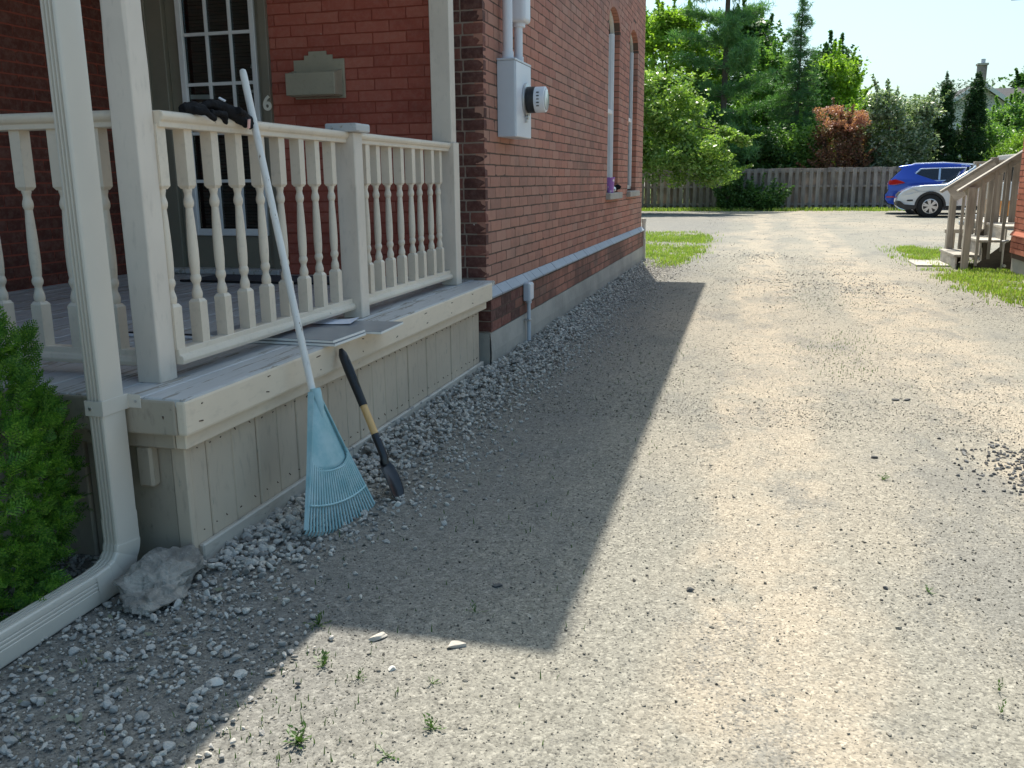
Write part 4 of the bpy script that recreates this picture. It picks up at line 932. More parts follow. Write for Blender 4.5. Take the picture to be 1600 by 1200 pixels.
# ------------------------------------------------------------------ plants
def leaves(C, U, Vv):
    """rhombic leaves: centre, half length vector, half width vector; slightly folded"""
    n = len(C); nrm = np.cross(U, Vv); nrm /= np.linalg.norm(nrm, axis=1, keepdims=True) + 1e-9; f = np.linalg.norm(Vv, axis=1, keepdims=True) * .35
    P = np.stack([C - U, C + Vv + nrm * f - U * .15, C + U, C - Vv + nrm * f - U * .15], 1).reshape(-1, 3); i = np.arange(n)[:, None] * 4
    return P, np.concatenate([i, i + 1, i + 2, i + 3], 1)
def rand_dirs(n, upb=0, flat=1.0):
    d = RNG.normal(0, 1, (n, 3)); d[:, 2] = d[:, 2] * flat + upb; return d / np.linalg.norm(d, axis=1, keepdims=True)
def leaf_cloud(clumps, per, size, aspect=.5, droop=.0, spread=1.0):
    C = []; 
    for c, r in clumps:
        k = max(4, int(per * RNG.uniform(.7, 1.3))); d = rand_dirs(k); rad = RNG.uniform(0, 1, (k, 1)) ** .33; C.append(np.array(c) + d * rad * np.array(r) * spread)
    C = np.concatenate(C); n = len(C); U = rand_dirs(n, -droop, .7) * (size * RNG.uniform(.6, 1.25, (n, 1))); W = np.cross(U, rand_dirs(n, .8)); W = W / (np.linalg.norm(W, axis=1, keepdims=True) + 1e-9) * np.linalg.norm(U, axis=1, keepdims=True) * aspect
    return leaves(C, U, W)
def trunk(t, pts, rad, limbs):
    m = MB(); m.tube(pts, rad, 8)
    for a, b, r0 in limbs: 
        a = Vector(a); b = Vector(b); mid = (a + b) / 2 + Vector((random.uniform(-.1, .1), random.uniform(-.1, .1), (b - a).length * .08)); m.tube([a, mid, b], [r0, r0 * .65, r0 * .25], 6)
    return m.obj('trunk', M_BARK, t)
def tree(name, loc, z0, z1, rx, ry, nclump, per, size, mat, lab, cat='tree', group='trees and shrubs behind the driveway', shape=None, clr=(.32, .5), asp=.5, tr=None, extra=None, lean=(0, 0)):
    t = empty(name, (*loc, 0), lab, cat, group); H = z1 - z0; cl = []; rg = RNG
    for i in range(nclump):
        u = rg.uniform(0, 1) ** .85; w = shape(u) if shape else math.sin(PI * min(1, max(0, .12 + .85 * u))) ** .7
        a = rg.uniform(0, 2 * PI); q = math.sqrt(rg.uniform(.25, 1)); cr = rg.uniform(clr[0] * .55, clr[1] * 1.1) * min(rx, 1.6)
        cl.append(((loc[0] + lean[0] * u + rx * w * q * math.cos(a) * .95, loc[1] + lean[1] * u + ry * w * q * math.sin(a) * .95, z0 + H * u), (cr, cr, cr * .7)))
    if extra: cl += extra
    nf = int(nclump * per * .22); a_ = rg.uniform(0, 2 * PI, nf); u_ = rg.uniform(0.02, 1, nf) ** .85; q_ = np.sqrt(rg.uniform(0, 1, nf)); w_ = np.array([shape(v) if shape else math.sin(PI * min(1, max(0, .12 + .85 * v))) ** .7 for v in u_]); n3 = np.array([1 + .35 * noise.noise((math.cos(b) * 1.6 + loc[0], math.sin(b) * 1.6, v * 4)) for b, v in zip(a_, u_)])
    cl2 = [((loc[0] + lean[0] * v + rx * w * q * n * math.cos(b), loc[1] + lean[1] * v + ry * w * q * n * math.sin(b), z0 + H * v * (.97 + .03 * n)), (.05, .05, .05)) for v, b, q, w, n in zip(u_[::4], a_[::4], q_[::4], w_, n3)]
    P, F = leaf_cloud(cl, int(per * 1.3), size * .72, asp)
    sp = []
    for c, r in random.sample(cl, min(len(cl), 55)):  # ragged shoots leaving the crown
        o = Vector(c) - Vector((loc[0], loc[1], z0 + H * .35)); o.z = abs(o.z) * .6 + .5; o.normalize(); Ls = random.uniform(.25, .6) * min(1.2, rx)
        for q in range(6): sp.append((tuple(Vector(c) + o * (r[0] * .7 + Ls * q / 5)), (.09 - .010 * q,) * 3))
    P2, F2 = leaf_cloud([(c, (.16, .16, .16)) for c, _ in cl2], 5, size * .72, asp); F = np.concatenate([F, F2 + len(P)]); P = np.concatenate([P, P2])
    P2, F2 = leaf_cloud(sp, 9, size * .72, asp); F = np.concatenate([F, F2 + len(P)]); P = np.concatenate([P, P2]); link('crown', npmesh('crown', P, F), mat, t)
    r0 = tr or .06 + .012 * z1
    lim = [((loc[0] + lean[0] * .3, loc[1], z0 + H * random.uniform(.05, .5)), c, r0 * .4) for c, _ in random.sample(cl, min(10, len(cl)))]
    trunk(t, [(loc[0], loc[1], -.1), (loc[0] + lean[0] * .3, loc[1], z0 + H * .3), (loc[0] + lean[0] * .9, loc[1], z0 + H * .85)], [r0, r0 * .75, r0 * .15], lim)
    return t
def conifer(name, loc, z0, z1, r0, levels, nb, mat, lab, droop, tuft, L, wid, power=.8, gap=0, trk=.12, inner=.25):
    t = empty(name, (*loc, 0), lab, 'tree', 'trees and shrubs behind the driveway'); C = []; U = []; m = MB(); m.tube([(loc[0], loc[1], -.1), (loc[0], loc[1], (z0 + z1) / 2), (loc[0], loc[1], z1)], [trk, trk * .65, .015], 8)
    for i in range(levels):
        u = (i + .5) / levels; z = z0 + (z1 - z0) * u; R_ = r0 * (1 - u) ** power + .12
        for k in range(nb):
            a = RNG.uniform(0, 2 * PI); Lb = R_ * RNG.uniform(.4, 1.15); zz = z + RNG.uniform(-.2, .2); dx, dy = math.cos(a), math.sin(a)
            rise = RNG.uniform(-droop, droop * .2) if droop > 0 else -droop * RNG.uniform(.5, 1.2)
            def B(s): return np.array((loc[0] + dx * Lb * s, loc[1] + dy * Lb * s, zz + rise * Lb * s + (.14 * Lb * s * s if droop <= 0 else .1 * Lb * s * s)))
            m.tube([B(0), B(.5), B(1)], [.028 * R_ / r0 + .008, .014, .005], 4, False)
            for q in range(int(tuft * Lb)):
                s = inner + (1.02 - inner) * RNG.uniform(0, 1) ** .7; c = B(s) + RNG.normal(0, 1, 3) * np.array((.10, .10, .07)) * (.5 + Lb * .35); C.append(c)
    C = np.array(C); n = len(C); k = 9
    CC = np.repeat(C, k, 0); D = rand_dirs(n * k, .35); Ln = L * RNG.uniform(.6, 1.15, (n * k, 1)); U = D * Ln * .5; W = np.cross(U, rand_dirs(n * k)); W = W / (np.linalg.norm(W, axis=1, keepdims=True) + 1e-9) * wid
    P, F = leaves(CC + U, U, W); link('crown', npmesh('crown', P, F), mat, t); m.obj('trunk', M_BARK, t); return t
def vegetation():
    tree('leafy_tree', (-4.3, 44), 2.0, 8.6, 2.3, 2.0, 110, 130, .15, L_LIGHT, 'tall light green leafy tree behind the fence, next to the house corner')
    drop = [((-3.0 + RNG.uniform(-2, 1.6), 33.3 + RNG.normal(0, .4), 1.95 + RNG.normal(0, .4)), (.42, .42, .32)) for _ in range(48)] + [((-1.75 + RNG.normal(0, .45), 33.6 + RNG.normal(0, .4), 1.7 + RNG.normal(0, .35)), (.45, .45, .3)) for _ in range(16)] + [((-1.35 + .1 * k, 33.4, 2.9 - .06 * k), (.3, .3, .18)) for k in range(8)]
    tree('fruit_tree', (-4.95, 34.5), 1.7, 5.1, 3.3, 1.8, 190, 130, .105, L_GLOSS, 'glossy leaved tree whose branches hang over the fence beside the house', extra=drop, clr=(.22, .36))
    conifer('pine_tree', (-1.75, 42), 1.3, 15.5, 2.75, 14, 12, L_PINE, 'tall pine with layered branches and a bare dark trunk line', -.10, 30, .34, .014, .55, trk=.16)
    conifer('larch_tree', (1.37, 43), 1.0, 9.0, 1.45, 36, 8, L_LARCH, 'slender sparse larch with a pointed top rising against the sky',   .45, 16, .20, .011, .72, trk=.10, inner=.1)
    tree('maple_tree', (3.2, 48), 2.0, 6.6, 1.5, 1.5, 60, 120, .15, L_LIGHT, 'bright green tree between the larch and the pale leaved shrub')
    tree('linden_tree', (.1, 46.5), 1.5, 7.0, 1.3, 1.2, 75, 120, .13, L_MID, 'green tree standing between the pine and the larch', clr=(.35, .55))
    tree('poplar_tree', (2.3, 47), 1.5, 6.0, .9, 1.0, 60, 120, .13, L_MID, 'narrow green tree just right of the larch', clr=(.4, .6))
    tree('smoke_bush', (3.0, 40.3), .5, 3.5, 1.1, .9, 80, 110, .085, L_SMOKE, 'dark red smoke bush hanging over the fence top', 'shrub', clr=(.25, .4))
    tb = [o for o in bpy.data.objects if o.name.startswith('smoke_bush')][0]
    P, F = leaf_cloud([((3.0 + RNG.uniform(-.85, .85), 40 + RNG.uniform(-.8, .3), 3.5 + RNG.uniform(-.4, .45)), (.3, .3, .16)) for _ in range(18)], 110, .055, .5); link('plumes', npmesh('plumes', P, F), L_SMOKEF, tb)
    tree('dogwood_shrub', (5.25, 40.8), .6, 4.4, 1.6, 1.2, 130, 105, .105, L_DOG, 'large shrub with pale edged grey green leaves above the blue car', 'shrub', clr=(.25, .38), shape=lambda u: min(1, .75 + .35 * u) if u < .75 else 1 - (u - .75) * 1.4)
    for k, (x, z, lab) in enumerate(((7.22, 5.0, 'dark upright cedar left of the wider cedar, in front of the white gable'), (8.36, 5.05, 'wider dark cedar column under the chimney of the far house'))):
        tree('cedar_tree', (x, 42), .3, z, .62 + .02 * k, .6, 150, 110, .085, L_DCED, lab, shape=lambda u: (1 - u ** 2.2) * .95 + .06, clr=(.25, .4), asp=.3)
    tree('serviceberry_tree', (10.7, 46), 1.0, 4.1, 1.7, 1.3, 75, 120, .12, L_MID, 'soft grey green tree in front of the far house')
    tree('far_tree', (16.2, 66), 2.0, 7.6, 2.2, 2, 60, 110, .2, L_DEEP, 'dark round tree right of the far house roof')
    t = empty('golden_cypress', (7.5, 29.5, 0), 'golden green weeping cypress behind the wooden stairs', 'shrub', 'trees and shrubs behind the driveway'); C = []
    for i in range(150):
        a = RNG.uniform(0, 2 * PI); r_ = 1.35 * RNG.uniform(.3, 1); z = 2.95 - .7 * r_ + RNG.uniform(-.9, .1)
        for s in np.linspace(0, 1, 34): C.append((7.5 + math.cos(a) * (r_ * .3 + r_ * .7 * s), 29.5 + math.sin(a) * (r_ * .3 + r_ * .7 * s), z + .2 * s - .42 * s * s + RNG.normal(0, .03)))
    C = np.array(C) + RNG.normal(0, .03, (len(C), 3)); n = len(C); U = rand_dirs(n, -.3) * .085; W = np.cross(U, rand_dirs(n, .5)); W = W / np.linalg.norm(W, axis=1, keepdims=True) * .018
    P, F = leaves(C, U, W); link('crown', npmesh('crown', P, F), L_GOLD, t); trunk(t, [(7.5, 29.5, -.1), (7.5, 29.5, 2.2)], [.12, .03], [])
    for x, y, z1, r_, mt, lab in ((-3.2, 41.2, 3.6, 1.6, L_MID, 'broad green shrub behind the fence between leafy tree and pine'), (-.2, 41, 3.4, 1.3, L_DEEP, 'dark shrub behind the fence at the foot of the pine'), (1.6, 41.4, 3.2, 1.2, L_MID, 'green shrub behind the fence at the foot of the larch'), (4.2, 43, 4.2, 1.1, L_LIGHT, 'bright shrub between the smoke bush and the pale leaved shrub'), (6.6, 43.5, 4.0, 1.0, L_DEEP, 'dark shrub between the pale leaved shrub and the first cedar'), (9.3, 43.5, 3.2, 1.2, L_MID, 'green shrub right of the wider cedar')):
        tree('garden_shrub', (x, y), .2, z1, r_, .9, 70, 120, .11, mt, lab, 'shrub', clr=(.3, .5), tr=.04, shape=lambda u: min(1, .8 + .3 * u) if u < .7 else 1 - (u - .7) * 1.8)
    for k, (x, y, z1, r_, mt, lab) in enumerate(((-9, 62, 12, 4, L_MID, 'tall tree far behind the leafy tree'), (-1.2, 62, 10.8, 3.2, L_DEEP, 'dark broad tree far behind the pine'), (3.9, 60, 8.5, 1.6, L_DEEP, 'dark tree top showing beside the larch against the sky'), (6.5, 64, 5.6, 3, L_MID, 'low tree mass behind the pale leaved shrub'))):
        tree('distant_tree', (x, y), 1.0, z1, r_, r_ * .8, 85, 100, .24, mt, lab, group='distant trees', clr=(.5, .8))
    for k, (x, r_, z1, lab) in enumerate(((-.1, .95, .7, 'low leafy shrub growing in shade along the fence'), (-1.2, .5, 1.75, 'climbing dark shrub against the fence under the tree branches'))):
        tree('fence_shrub', (x, 37.3), .0, z1, r_, .45, 40, 90, .085, L_DEEP, lab, 'shrub', 'shrubs along the fence', clr=(.25, .4), tr=.03)
vegetation()
def cedar_bush():
    t = empty('cedar_bush', (-2.33, 1.86, 0), 'bright green globe cedar bush at the left edge beside the downspout', 'shrub')
    c0 = np.array((-2.33, 1.84, .44)); R_ = np.array((.46, .50, .58)); Cs = []; Us = []; Ws = []; br = 0
    def spray(base, d, nrm, L):
        side = np.cross(d, nrm); side /= np.linalg.norm(side) + 1e-9; nb = 7
        for i in range(nb):
            s = i / (nb - 1); p = base + d * L * s + nrm * (.10 * L * math.sin(s * 2.2))
            Cs.append(p); Us.append(d * L * .075); Ws.append(side * .0026)
            if i == nb - 1: continue
            bl = L * (.52 * (1 - s * .75)) * random.uniform(.8, 1.15)
            for sg in (-1, 1):
                e = d * .62 + side * sg * .78 + nrm * random.uniform(-.15, .3); e /= np.linalg.norm(e); k = 3 if bl > .012 else 2
                for q in range(k):
                    m_ = p + e * bl * ((q + .5) / k); Cs.append(m_); Us.append(e * bl / k * .62); Ws.append(np.cross(e, nrm) * .0028)
                    if q < k - 1 and bl > .016:
                        f = e * .6 + d * .7; f /= np.linalg.norm(f); Cs.append(m_ + f * bl * .16); Us.append(f * bl * .18); Ws.append(np.cross(f, nrm) * .0024)
    N = 5800
    for i in range(N):
        d = rand_dirs(1)[0]
        if d[0] * .75 - d[1] * .65 < -.35 and random.random() < .8: continue
        if d[2] < -.92: continue
        lump = 1 + .10 * noise.noise(tuple(d * 3.2)) + .13 * noise.noise(tuple(d * 8.5)); depth = random.random() ** 2 * .22
        base = c0 + d * R_ * (lump - depth - .04); g_ = d * .75 + np.array((0, 0, .55)) + RNG.normal(0, .35, 3); g_ /= np.linalg.norm(g_)
        nr = np.cross(g_, RNG.normal(0, 1, 3)); nr /= np.linalg.norm(nr); 
        spray(base, g_, nr, random.uniform(.034, .066))
    C, U, W = np.array(Cs), np.array(Us), np.array(Ws); P, F = leaves(C, U, W); link('foliage', npmesh('foliage', P, F), L_CEDAR, t)
    Cs.clear(); Us.clear(); Ws.clear()
    for k in range(7):
        b = np.array((-2.02, 1.43, .30)) + RNG.normal(0, .012, 3); g_ = np.array((.5, -.7, .4)) + RNG.normal(0, .3, 3); g_ /= np.linalg.norm(g_); nr = np.cross(g_, RNG.normal(0, 1, 3)); nr /= np.linalg.norm(nr); spray(b, g_, nr, .05)
    P, F = leaves(np.array(Cs), np.array(Us), np.array(Ws)); o = link('dead_spray', npmesh('dead_spray', P, F), L_CEDARB, t); o['label'] = 'small browned orange spray'
    m = MB(); m.tube([(-2.3, 1.84, -.05), (-2.3, 1.84, .4), (-2.3, 1.85, .95)], [.045, .035, .01], 8)
    for k in range(40):
        d = rand_dirs(1, .3)[0]; b = c0 + d * R_ * .85; m.tube([(-2.3, 1.84, .15 + .5 * random.random()), tuple(b)], [.012, .003], 5, False)
    m.obj('trunk', M_BARK, t)
cedar_bush()
def blades(pts, h, w, lean=.5):
    n = len(pts); hh = h * RNG.uniform(.5, 1.2, (n, 1)); a = RNG.uniform(0, 2 * PI, n); d = np.stack([np.cos(a), np.sin(a), np.zeros(n)], 1); s = np.stack([-np.sin(a), np.cos(a), np.zeros(n)], 1) * w * .5
    ln = RNG.uniform(.1, lean, (n, 1)); mid = pts + np.array((0, 0, 1)) * hh * .55 + d * hh * ln * .3; top = pts + np.array((0, 0, 1)) * hh * (1 - ln * .35) + d * hh * ln
    P = np.stack([pts - s, pts + s, mid + s * .7, mid - s * .7, top], 1).reshape(-1, 3); i = np.arange(n)[:, None] * 5
    return P, np.concatenate([np.concatenate([i, i + 1, i + 2, i + 3], 1), np.concatenate([i + 3, i + 2, i + 4, i + 4], 1)])
def tri_quads(name, P, F, mat, parent=None):
    me = bpy.data.meshes.new(name); me.from_pydata(P.tolist(), [], [tuple(dict.fromkeys(f)) for f in F.tolist()]); return link(name, me, mat, parent)
def grass():
    def patch(name, n, fn, h, w, mat=L_GRASS):
        out = []
        while len(out) < n:
            x, y, k = fn()
            if name.endswith('grass'): k *= max(.08, min(1, .55 + 1.3 * noise.noise((x * 1.1, y * .7, 8)) + .6 * noise.noise((x * 4, y * 3, 2))))
            if RNG.uniform() < k: out.append((x, y, gz(x, y) - .005))
        P, F = blades(np.array(out), h, w); o = tri_quads(name, P, F, mat); tag(o, kind='stuff')
    def a():
        x, y = RNG.uniform(-2.9, -.7), RNG.uniform(12.9, 22); e = -.86 - .35 * max(0, (y - 18.5) / 3.5) ** 1.3 - .25 * max(0, (14.5 - y) / 1.5) + .12 * noise.noise((y * 1.3, 0, 1)); return x, y, (1 if x < e - .15 else .35 if x < e else .02) * (1 if y < 21 else .4) * (1 if y > 13.4 else .35)
    patch('house_grass', 17000, a, .065, .012)
    def b():
        x, y = RNG.uniform(2.0, 3.5), RNG.uniform(9.6, 13.3); e = 2.15 + .25 * noise.noise((y * 1.6, 3, 1)) + .10 * (13 - y) * .3; return x, y, (1 if x > e + .2 else .3 if x > e else .01) * (.25 if noise.noise((x * 2, y * 2, 4)) > .2 and x > 2.7 else 1)
    patch('stair_grass', 9500, b, .06, .011)
    def c():
        x, y = RNG.uniform(2.0, 3.1), RNG.uniform(13.6, 17.6); return x, y, (1 if x > 2.35 + .2 * noise.noise((y, 2, 2)) else .12) * (.12 if 14.0 < y < 14.9 else 1)
    patch('path_grass', 4200, c, .065, .012)
    def d():
        x, y = RNG.uniform(-6, 6), RNG.uniform(36.2, 38.3); return x, y, (1 if y > 36.9 + .3 * noise.noise((x * .6, 1, 1)) else .15) * (1 if x < 1 else .5)
    patch('fence_grass', 9000, d, .16, .03)
    def e():
        k = RNG.integers(0, 5); cx, cy, s = ((.70, 7.3, .16), (.55, 6.8, .16), (.70, 9.8, .3), (-1.05, 1.62, .12), (.62, 6.1, .12))[k]; return cx + RNG.normal(0, s), cy + RNG.normal(0, s * 1.6), 1
    patch('driveway_weeds', 700, e, .028, .004, L_WEED)
    def f():
        return RNG.uniform(-1.7, -.4), RNG.uniform(1.2, 7), .5
    patch('stray_weeds', 420, f, .03, .004, L_WEED)
    out = []
    C = np.array([(RNG.normal(-1.75, .22), RNG.normal(1.62, .22), 0) for _ in range(46)] + [(RNG.uniform(-1.8, -1.2), RNG.uniform(2.2, 3.4), 0) for _ in range(22)]); C[:, 2] = [gz(a, b) + .012 for a, b, _ in C]
    U = rand_dirs(len(C), 0, .35) * RNG.uniform(.010, .022, (len(C), 1)); W = np.cross(U, rand_dirs(len(C), 2.5)); W = W / np.linalg.norm(W, axis=1, keepdims=True) * np.linalg.norm(U, axis=1, keepdims=True) * .55
    P, F = leaves(C, U, W); o = link('leaf_litter', npmesh('leaf_litter', P, F), leafmat('faded fallen leaves', [(.18, .20, .14), (.28, .30, .24), (.30, .26, .18)], .1)); tag(o, kind='stuff')
    def g(): return RNG.uniform(-1.9, 1.6), RNG.uniform(.9, 6), .4
    patch('dry_straw', 500, g, .02, .0016, L_DRY)
grass()
def weeds():
    W = [(-.948, 1.60, .055, 26, 'largest pale weed tuft in the sunlit patch at the bottom'), (-.739, 1.605, .045, 9, 'upright leafy weed casting a dark shadow near the bottom edge'), (-.675, 1.724, .045, 18, 'small spreading weed right of the upright one in the sunlit patch'), (-.741, 1.90, .03, 10, 'tiny weed below the two flat pale stones'), (-.751, 2.295, .05, 10, 'green grass tuft standing in the house shadow'), (-1.17, 2.12, .05, 14, 'leafy weed in the shade at the inner corner of the shadow'), (-1.05, 1.92, .05, 16, 'yellowish weed on the slanting shadow edge'), (-.934, 1.88, .035, 12, 'pale weed in the sunlit patch left of the white stone'), (.556, 3.84, .04, 16, 'green weed by the dark brown stone in the driveway middle'), (.556, 2.765, .03, 12, 'small dark weed on the right part of the driveway'), (.61, 2.12, .05, 7, 'thin upright weed near the right bottom corner'), (.627, 2.22, .045, 6, 'thin blades just above the upright weed near the right bottom corner')]
    for k, (x, y, h, n, lab) in enumerate(W):
        m_c = []; m_u = []; m_w = []
        for i in range(n):
            a = RNG.uniform(0, 2 * PI); el = RNG.uniform(.1, 1.3) if n > 8 else RNG.uniform(.8, 1.5); d = np.array((math.cos(a) * math.cos(el), math.sin(a) * math.cos(el), math.sin(el))); L = .82 * h * RNG.uniform(.5, 1.1); s = np.array((-math.sin(a), math.cos(a), 0.))
            for q in range(3):
                m_c.append(d * L * (.25 + .33 * q)); e = d + s * RNG.uniform(-.9, .9); m_u.append(e / np.linalg.norm(e) * L * .2); m_w.append(s * L * (.06 if k in (4, 10, 11) else .10))
        P, F = leaves(np.array(m_c), np.array(m_u), np.array(m_w)); o = link('weed', npmesh('weed', P, F), L_WEED, None, (x, y, gz(x, y))); tag(o, lab, 'weed', 'weeds growing in the gravel')
weeds()

# ------------------------------------------------------------------ fence
def fence():
    t = empty('wooden_fence', (.5, 38.1, 0), 'grey weathered board on board wooden fence across the end of the driveway', 'fence')
    rnd = random.Random(8); me = []
    for k in range(5):
        m = MB(); m.box((-.073, -.011, 0), (.073, .011, 1.6)); me.append(m.mesh('fence_board', .004))
    x = -9.0
    while x < 13.5:
        for dx, y, nm in ((0, 38.0, 'fence_board'), (.133, 38.15, 'fence_board')):
            o = link(nm, rnd.choice(me), M_FENCE, t, (x + dx + rnd.uniform(-.008, .008), y, .02 + rnd.uniform(-.015, .02)), (rnd.uniform(-.01, .01), rnd.uniform(-.012, .012), rnd.uniform(-.02, .02)))
        x += .266
    for z in (.18, .88, 1.45): board('fence_rail', (-9.1, 38.012, z), (13.6, 38.138, z + .085), M_FENCE, t, .004)
fence()

# ------------------------------------------------------------------ building and stairs on the right
def right_side():
    b = empty('brick_building', (6.5, 8, 0), 'orange red brick building corner at the right edge beside the stairs', 'building')
    XW, YE = 3.185, 13.0
    m = MB(); m.box((XW + .006, 8, .2), (10, YE, 3.4)); m.obj('mortar_wall', M_MOR, b)
    m = MB(); m.box((XW + .02, 8, -.1), (10.03, YE + .02, .262)); m.obj('foundation', M_CONC, b, .006)
    m = MB(); rnd = random.Random(6)
    for c in range(42):
        z = .268 + c * CH + (.022 if c > 2 else 0); y = YE + (.12 if c % 2 else 0)
        while y > 9.4:
            xf = XW - (.018 if c < 3 else 0) + rnd.uniform(-.002, .002); m.box((xf, max(y - .235, 9.3), z), (xf + .06, min(y, YE), z + BH)); y -= .245
    o = m.obj('brickwork', M_BR, b); tag(o, kind='stuff')
    m = MB(); y = YE
    m.prism([(XW + .02, .487), (XW - .035, .487), (XW - .035, .5), (XW - .004, .545), (XW + .02, .545)], lambda p: (p[0], 9.4, p[1]), lambda p: (p[0], YE + .01, p[1])); m.obj('sill_course', M_BR, b)
    m = MB(); m.box((XW - .25, 7.7, 3.4), (10.4, YE + .3, 3.55)); m.obj('roof', M_ROOF, b)
    # stairs
    t = empty('wooden_stairs', (3.0, 13.9, 0), 'weathered wooden stairs with sloping handrails against the brick building', 'stairs')
    ya, yb = 13.40, 14.52
    for k, z in enumerate((.20, .40, .585)):
        x = 2.615 + .29 * k
        if k < 2:
            board('tread', (x - .02, ya + .02, z - .035), (x + .15, yb, z), M_STAIR, t, .005); board('tread', (x + .156, ya + .02, z - .035), (x + .30, yb, z), M_STAIR, t, .005)
        board('riser', (x, ya + .03, z - .20 if k else -.02), (x + .022, yb - .01, z - .036), M_STAIR, t, .003)
    for k in range(12): board('landing_board', (3.175 + .146 * k, ya + .02, .55), (3.315 + .146 * k, 16.4, .585), M_STAIR, t, .004)
    for x, y in ((4.8, 13.5), (4.8, 16.3), (3.3, 16.3)): board('landing_post', (x - .045, y - .045, 0), (x + .045, y + .045, .549), M_STAIRV, t, .004)
    m = MB(); m.prism([(2.80, .0), (3.45, .0), (3.45, .54), (3.17, .33)], lambda p: (p[0], ya + .012, p[1]), lambda p: (p[0], ya + .034, p[1])); m.obj('side_panel', M_PLY, t, .003)
    m = MB(); m.prism([(2.64, .0), (2.86, 0), (3.19, .24), (3.19, .54), (3.10, .40)], lambda p: (p[0], yb - .035, p[1]), lambda p: (p[0], yb - .003, p[1])); m.obj('stringer', M_PLY, t, .003)
    sl_ = .69; ang = math.atan(sl_)
    def rail(y, x0, z0, Ln, wdt, th, name, dz=0, mt=M_STAIR):
        m = MB(); m.box((0, y - wdt / 2, dz - th), (Ln, y + wdt / 2, dz)); me = m.mesh(name, .005); link(name, me, mt, t, (x0, 0, z0), (0, -ang, 0))
    rail(ya + .02, 2.55, 1.055, .95, .14, .036, 'handrail'); rail(ya + .035, 2.60, 1.089, .86, .035, .085, 'rail_board', -.037)
    rail(yb, 2.53, 1.035, .80, .13, .036, 'handrail'); rail(yb - .035, 2.60, 1.083, .70, .034, .21, 'rail_board', -.037)
    board('newel_post', (2.68, ya - .045, 0), (2.768, ya + .043, 1.10), M_STAIRV, t, .006); board('newel_post', (2.675, yb - .05, .15), (2.762, yb + .037, 1.07), M_STAIRV, t, .006)
    board('newel_post', (3.165, yb - .05, 0), (3.255, yb + .04, 1.50), M_STAIRV, t, .006)
    board('handrail', (3.256, yb - .06, 1.43), (4.9, yb + .06, 1.466), M_STAIR, t, .004)
    for k in range(13): board('rail_plank', (3.26 + .105 * k, yb - .012, .586), (3.345 + .105 * k, yb + .012, 1.428), M_STAIRV, t, .003)
    for k in range(3):
        x = 2.862 + .148 * k; zt = 1.0 + sl_ * (x - 2.55); board('baluster', (x - .019, ya - .006, max(.05, sl_ * (x - 2.80) + .0)), (x + .019, ya + .018, zt), M_STAIRV, t, .003)
    for k in range(2):
        x = 2.99 + .104 * k; zt = .98 + sl_ * (x - 2.55); board('rail_plank', (x - .043, yb - .012, .41), (x + .043, yb + .012, zt), M_STAIRV, t, .003)
    for k in range(1):
        x = 2.86 + .135 * k; zt = .98 + sl_ * (x - 2.55); board('baluster', (x - .019, yb - .017, .2 + sl_ * max(0, x - 2.9)), (x + .019, yb + .017, zt), M_STAIRV, t, .003)
    board('landing_rail', (3.32, 16.3, 1.43), (4.9, 16.42, 1.47), M_STAIR, t, .004)
    for k in range(8): board('baluster', (3.36 + .15 * k, 16.34, .586), (3.4 + .15 * k, 16.38, 1.429), M_STAIRV, t, .003)
    board('low_rail', (2.74, 15.0, .40), (3.3, 15.07, .46), M_STAIR, t, .004)
    for k in range(6): board('low_slat', (2.76 + .10 * k, 15.02, .0), (2.79 + .10 * k, 15.05, .40), M_STAIRV, t, .002)
    m = MB(); m.box((2.18, 13.75, -.05), (2.62, 14.55, .025)); tag(m.obj('stepping_slab', M_CONC, None, .01, 2), 'flat concrete slab set in the ground at the foot of the stairs', 'slab')
    g = empty('gas_meter', (3.27, 15.6, 0), 'pale grey gas meter with bent pipes behind the wooden stairs', 'gas meter')
    m = MB(); m.box((3.19, 15.5, .44), (3.33, 15.62, .66)); m.obj('body', M_METER, g, .025, 3)
    m = MB(); m.tube([(3.06, 15.56, -.05), (3.06, 15.56, .68), (3.09, 15.56, .74), (3.2, 15.56, .75), (3.22, 15.56, .72), (3.22, 15.56, .65)], .018, 10); m.obj('pipe', M_METER, g, smooth=True)
    m = MB(); m.cyl((3.06, 15.5, .5), (3.06, 15.5, .56), .05, n=12); m.obj('regulator', M_METER, g, .006)
    p = empty('garden_tap', (3.165, 13.25, 0), 'thin grey standpipe with a hose tap at the building corner', 'tap')
    m = MB(); m.cyl((3.16, 13.3, 0), (3.16, 13.3, .40), .013, n=10); m.obj('pipe', M_STEEL, p); m = MB(); m.cyl((3.13, 13.28, .385), (3.21, 13.28, .40), .018, n=10); m.cyl((3.185, 13.27, .07), (3.185, 13.24, .07), .02, n=10); m.obj('valve', M_STEEL, p)
right_side()

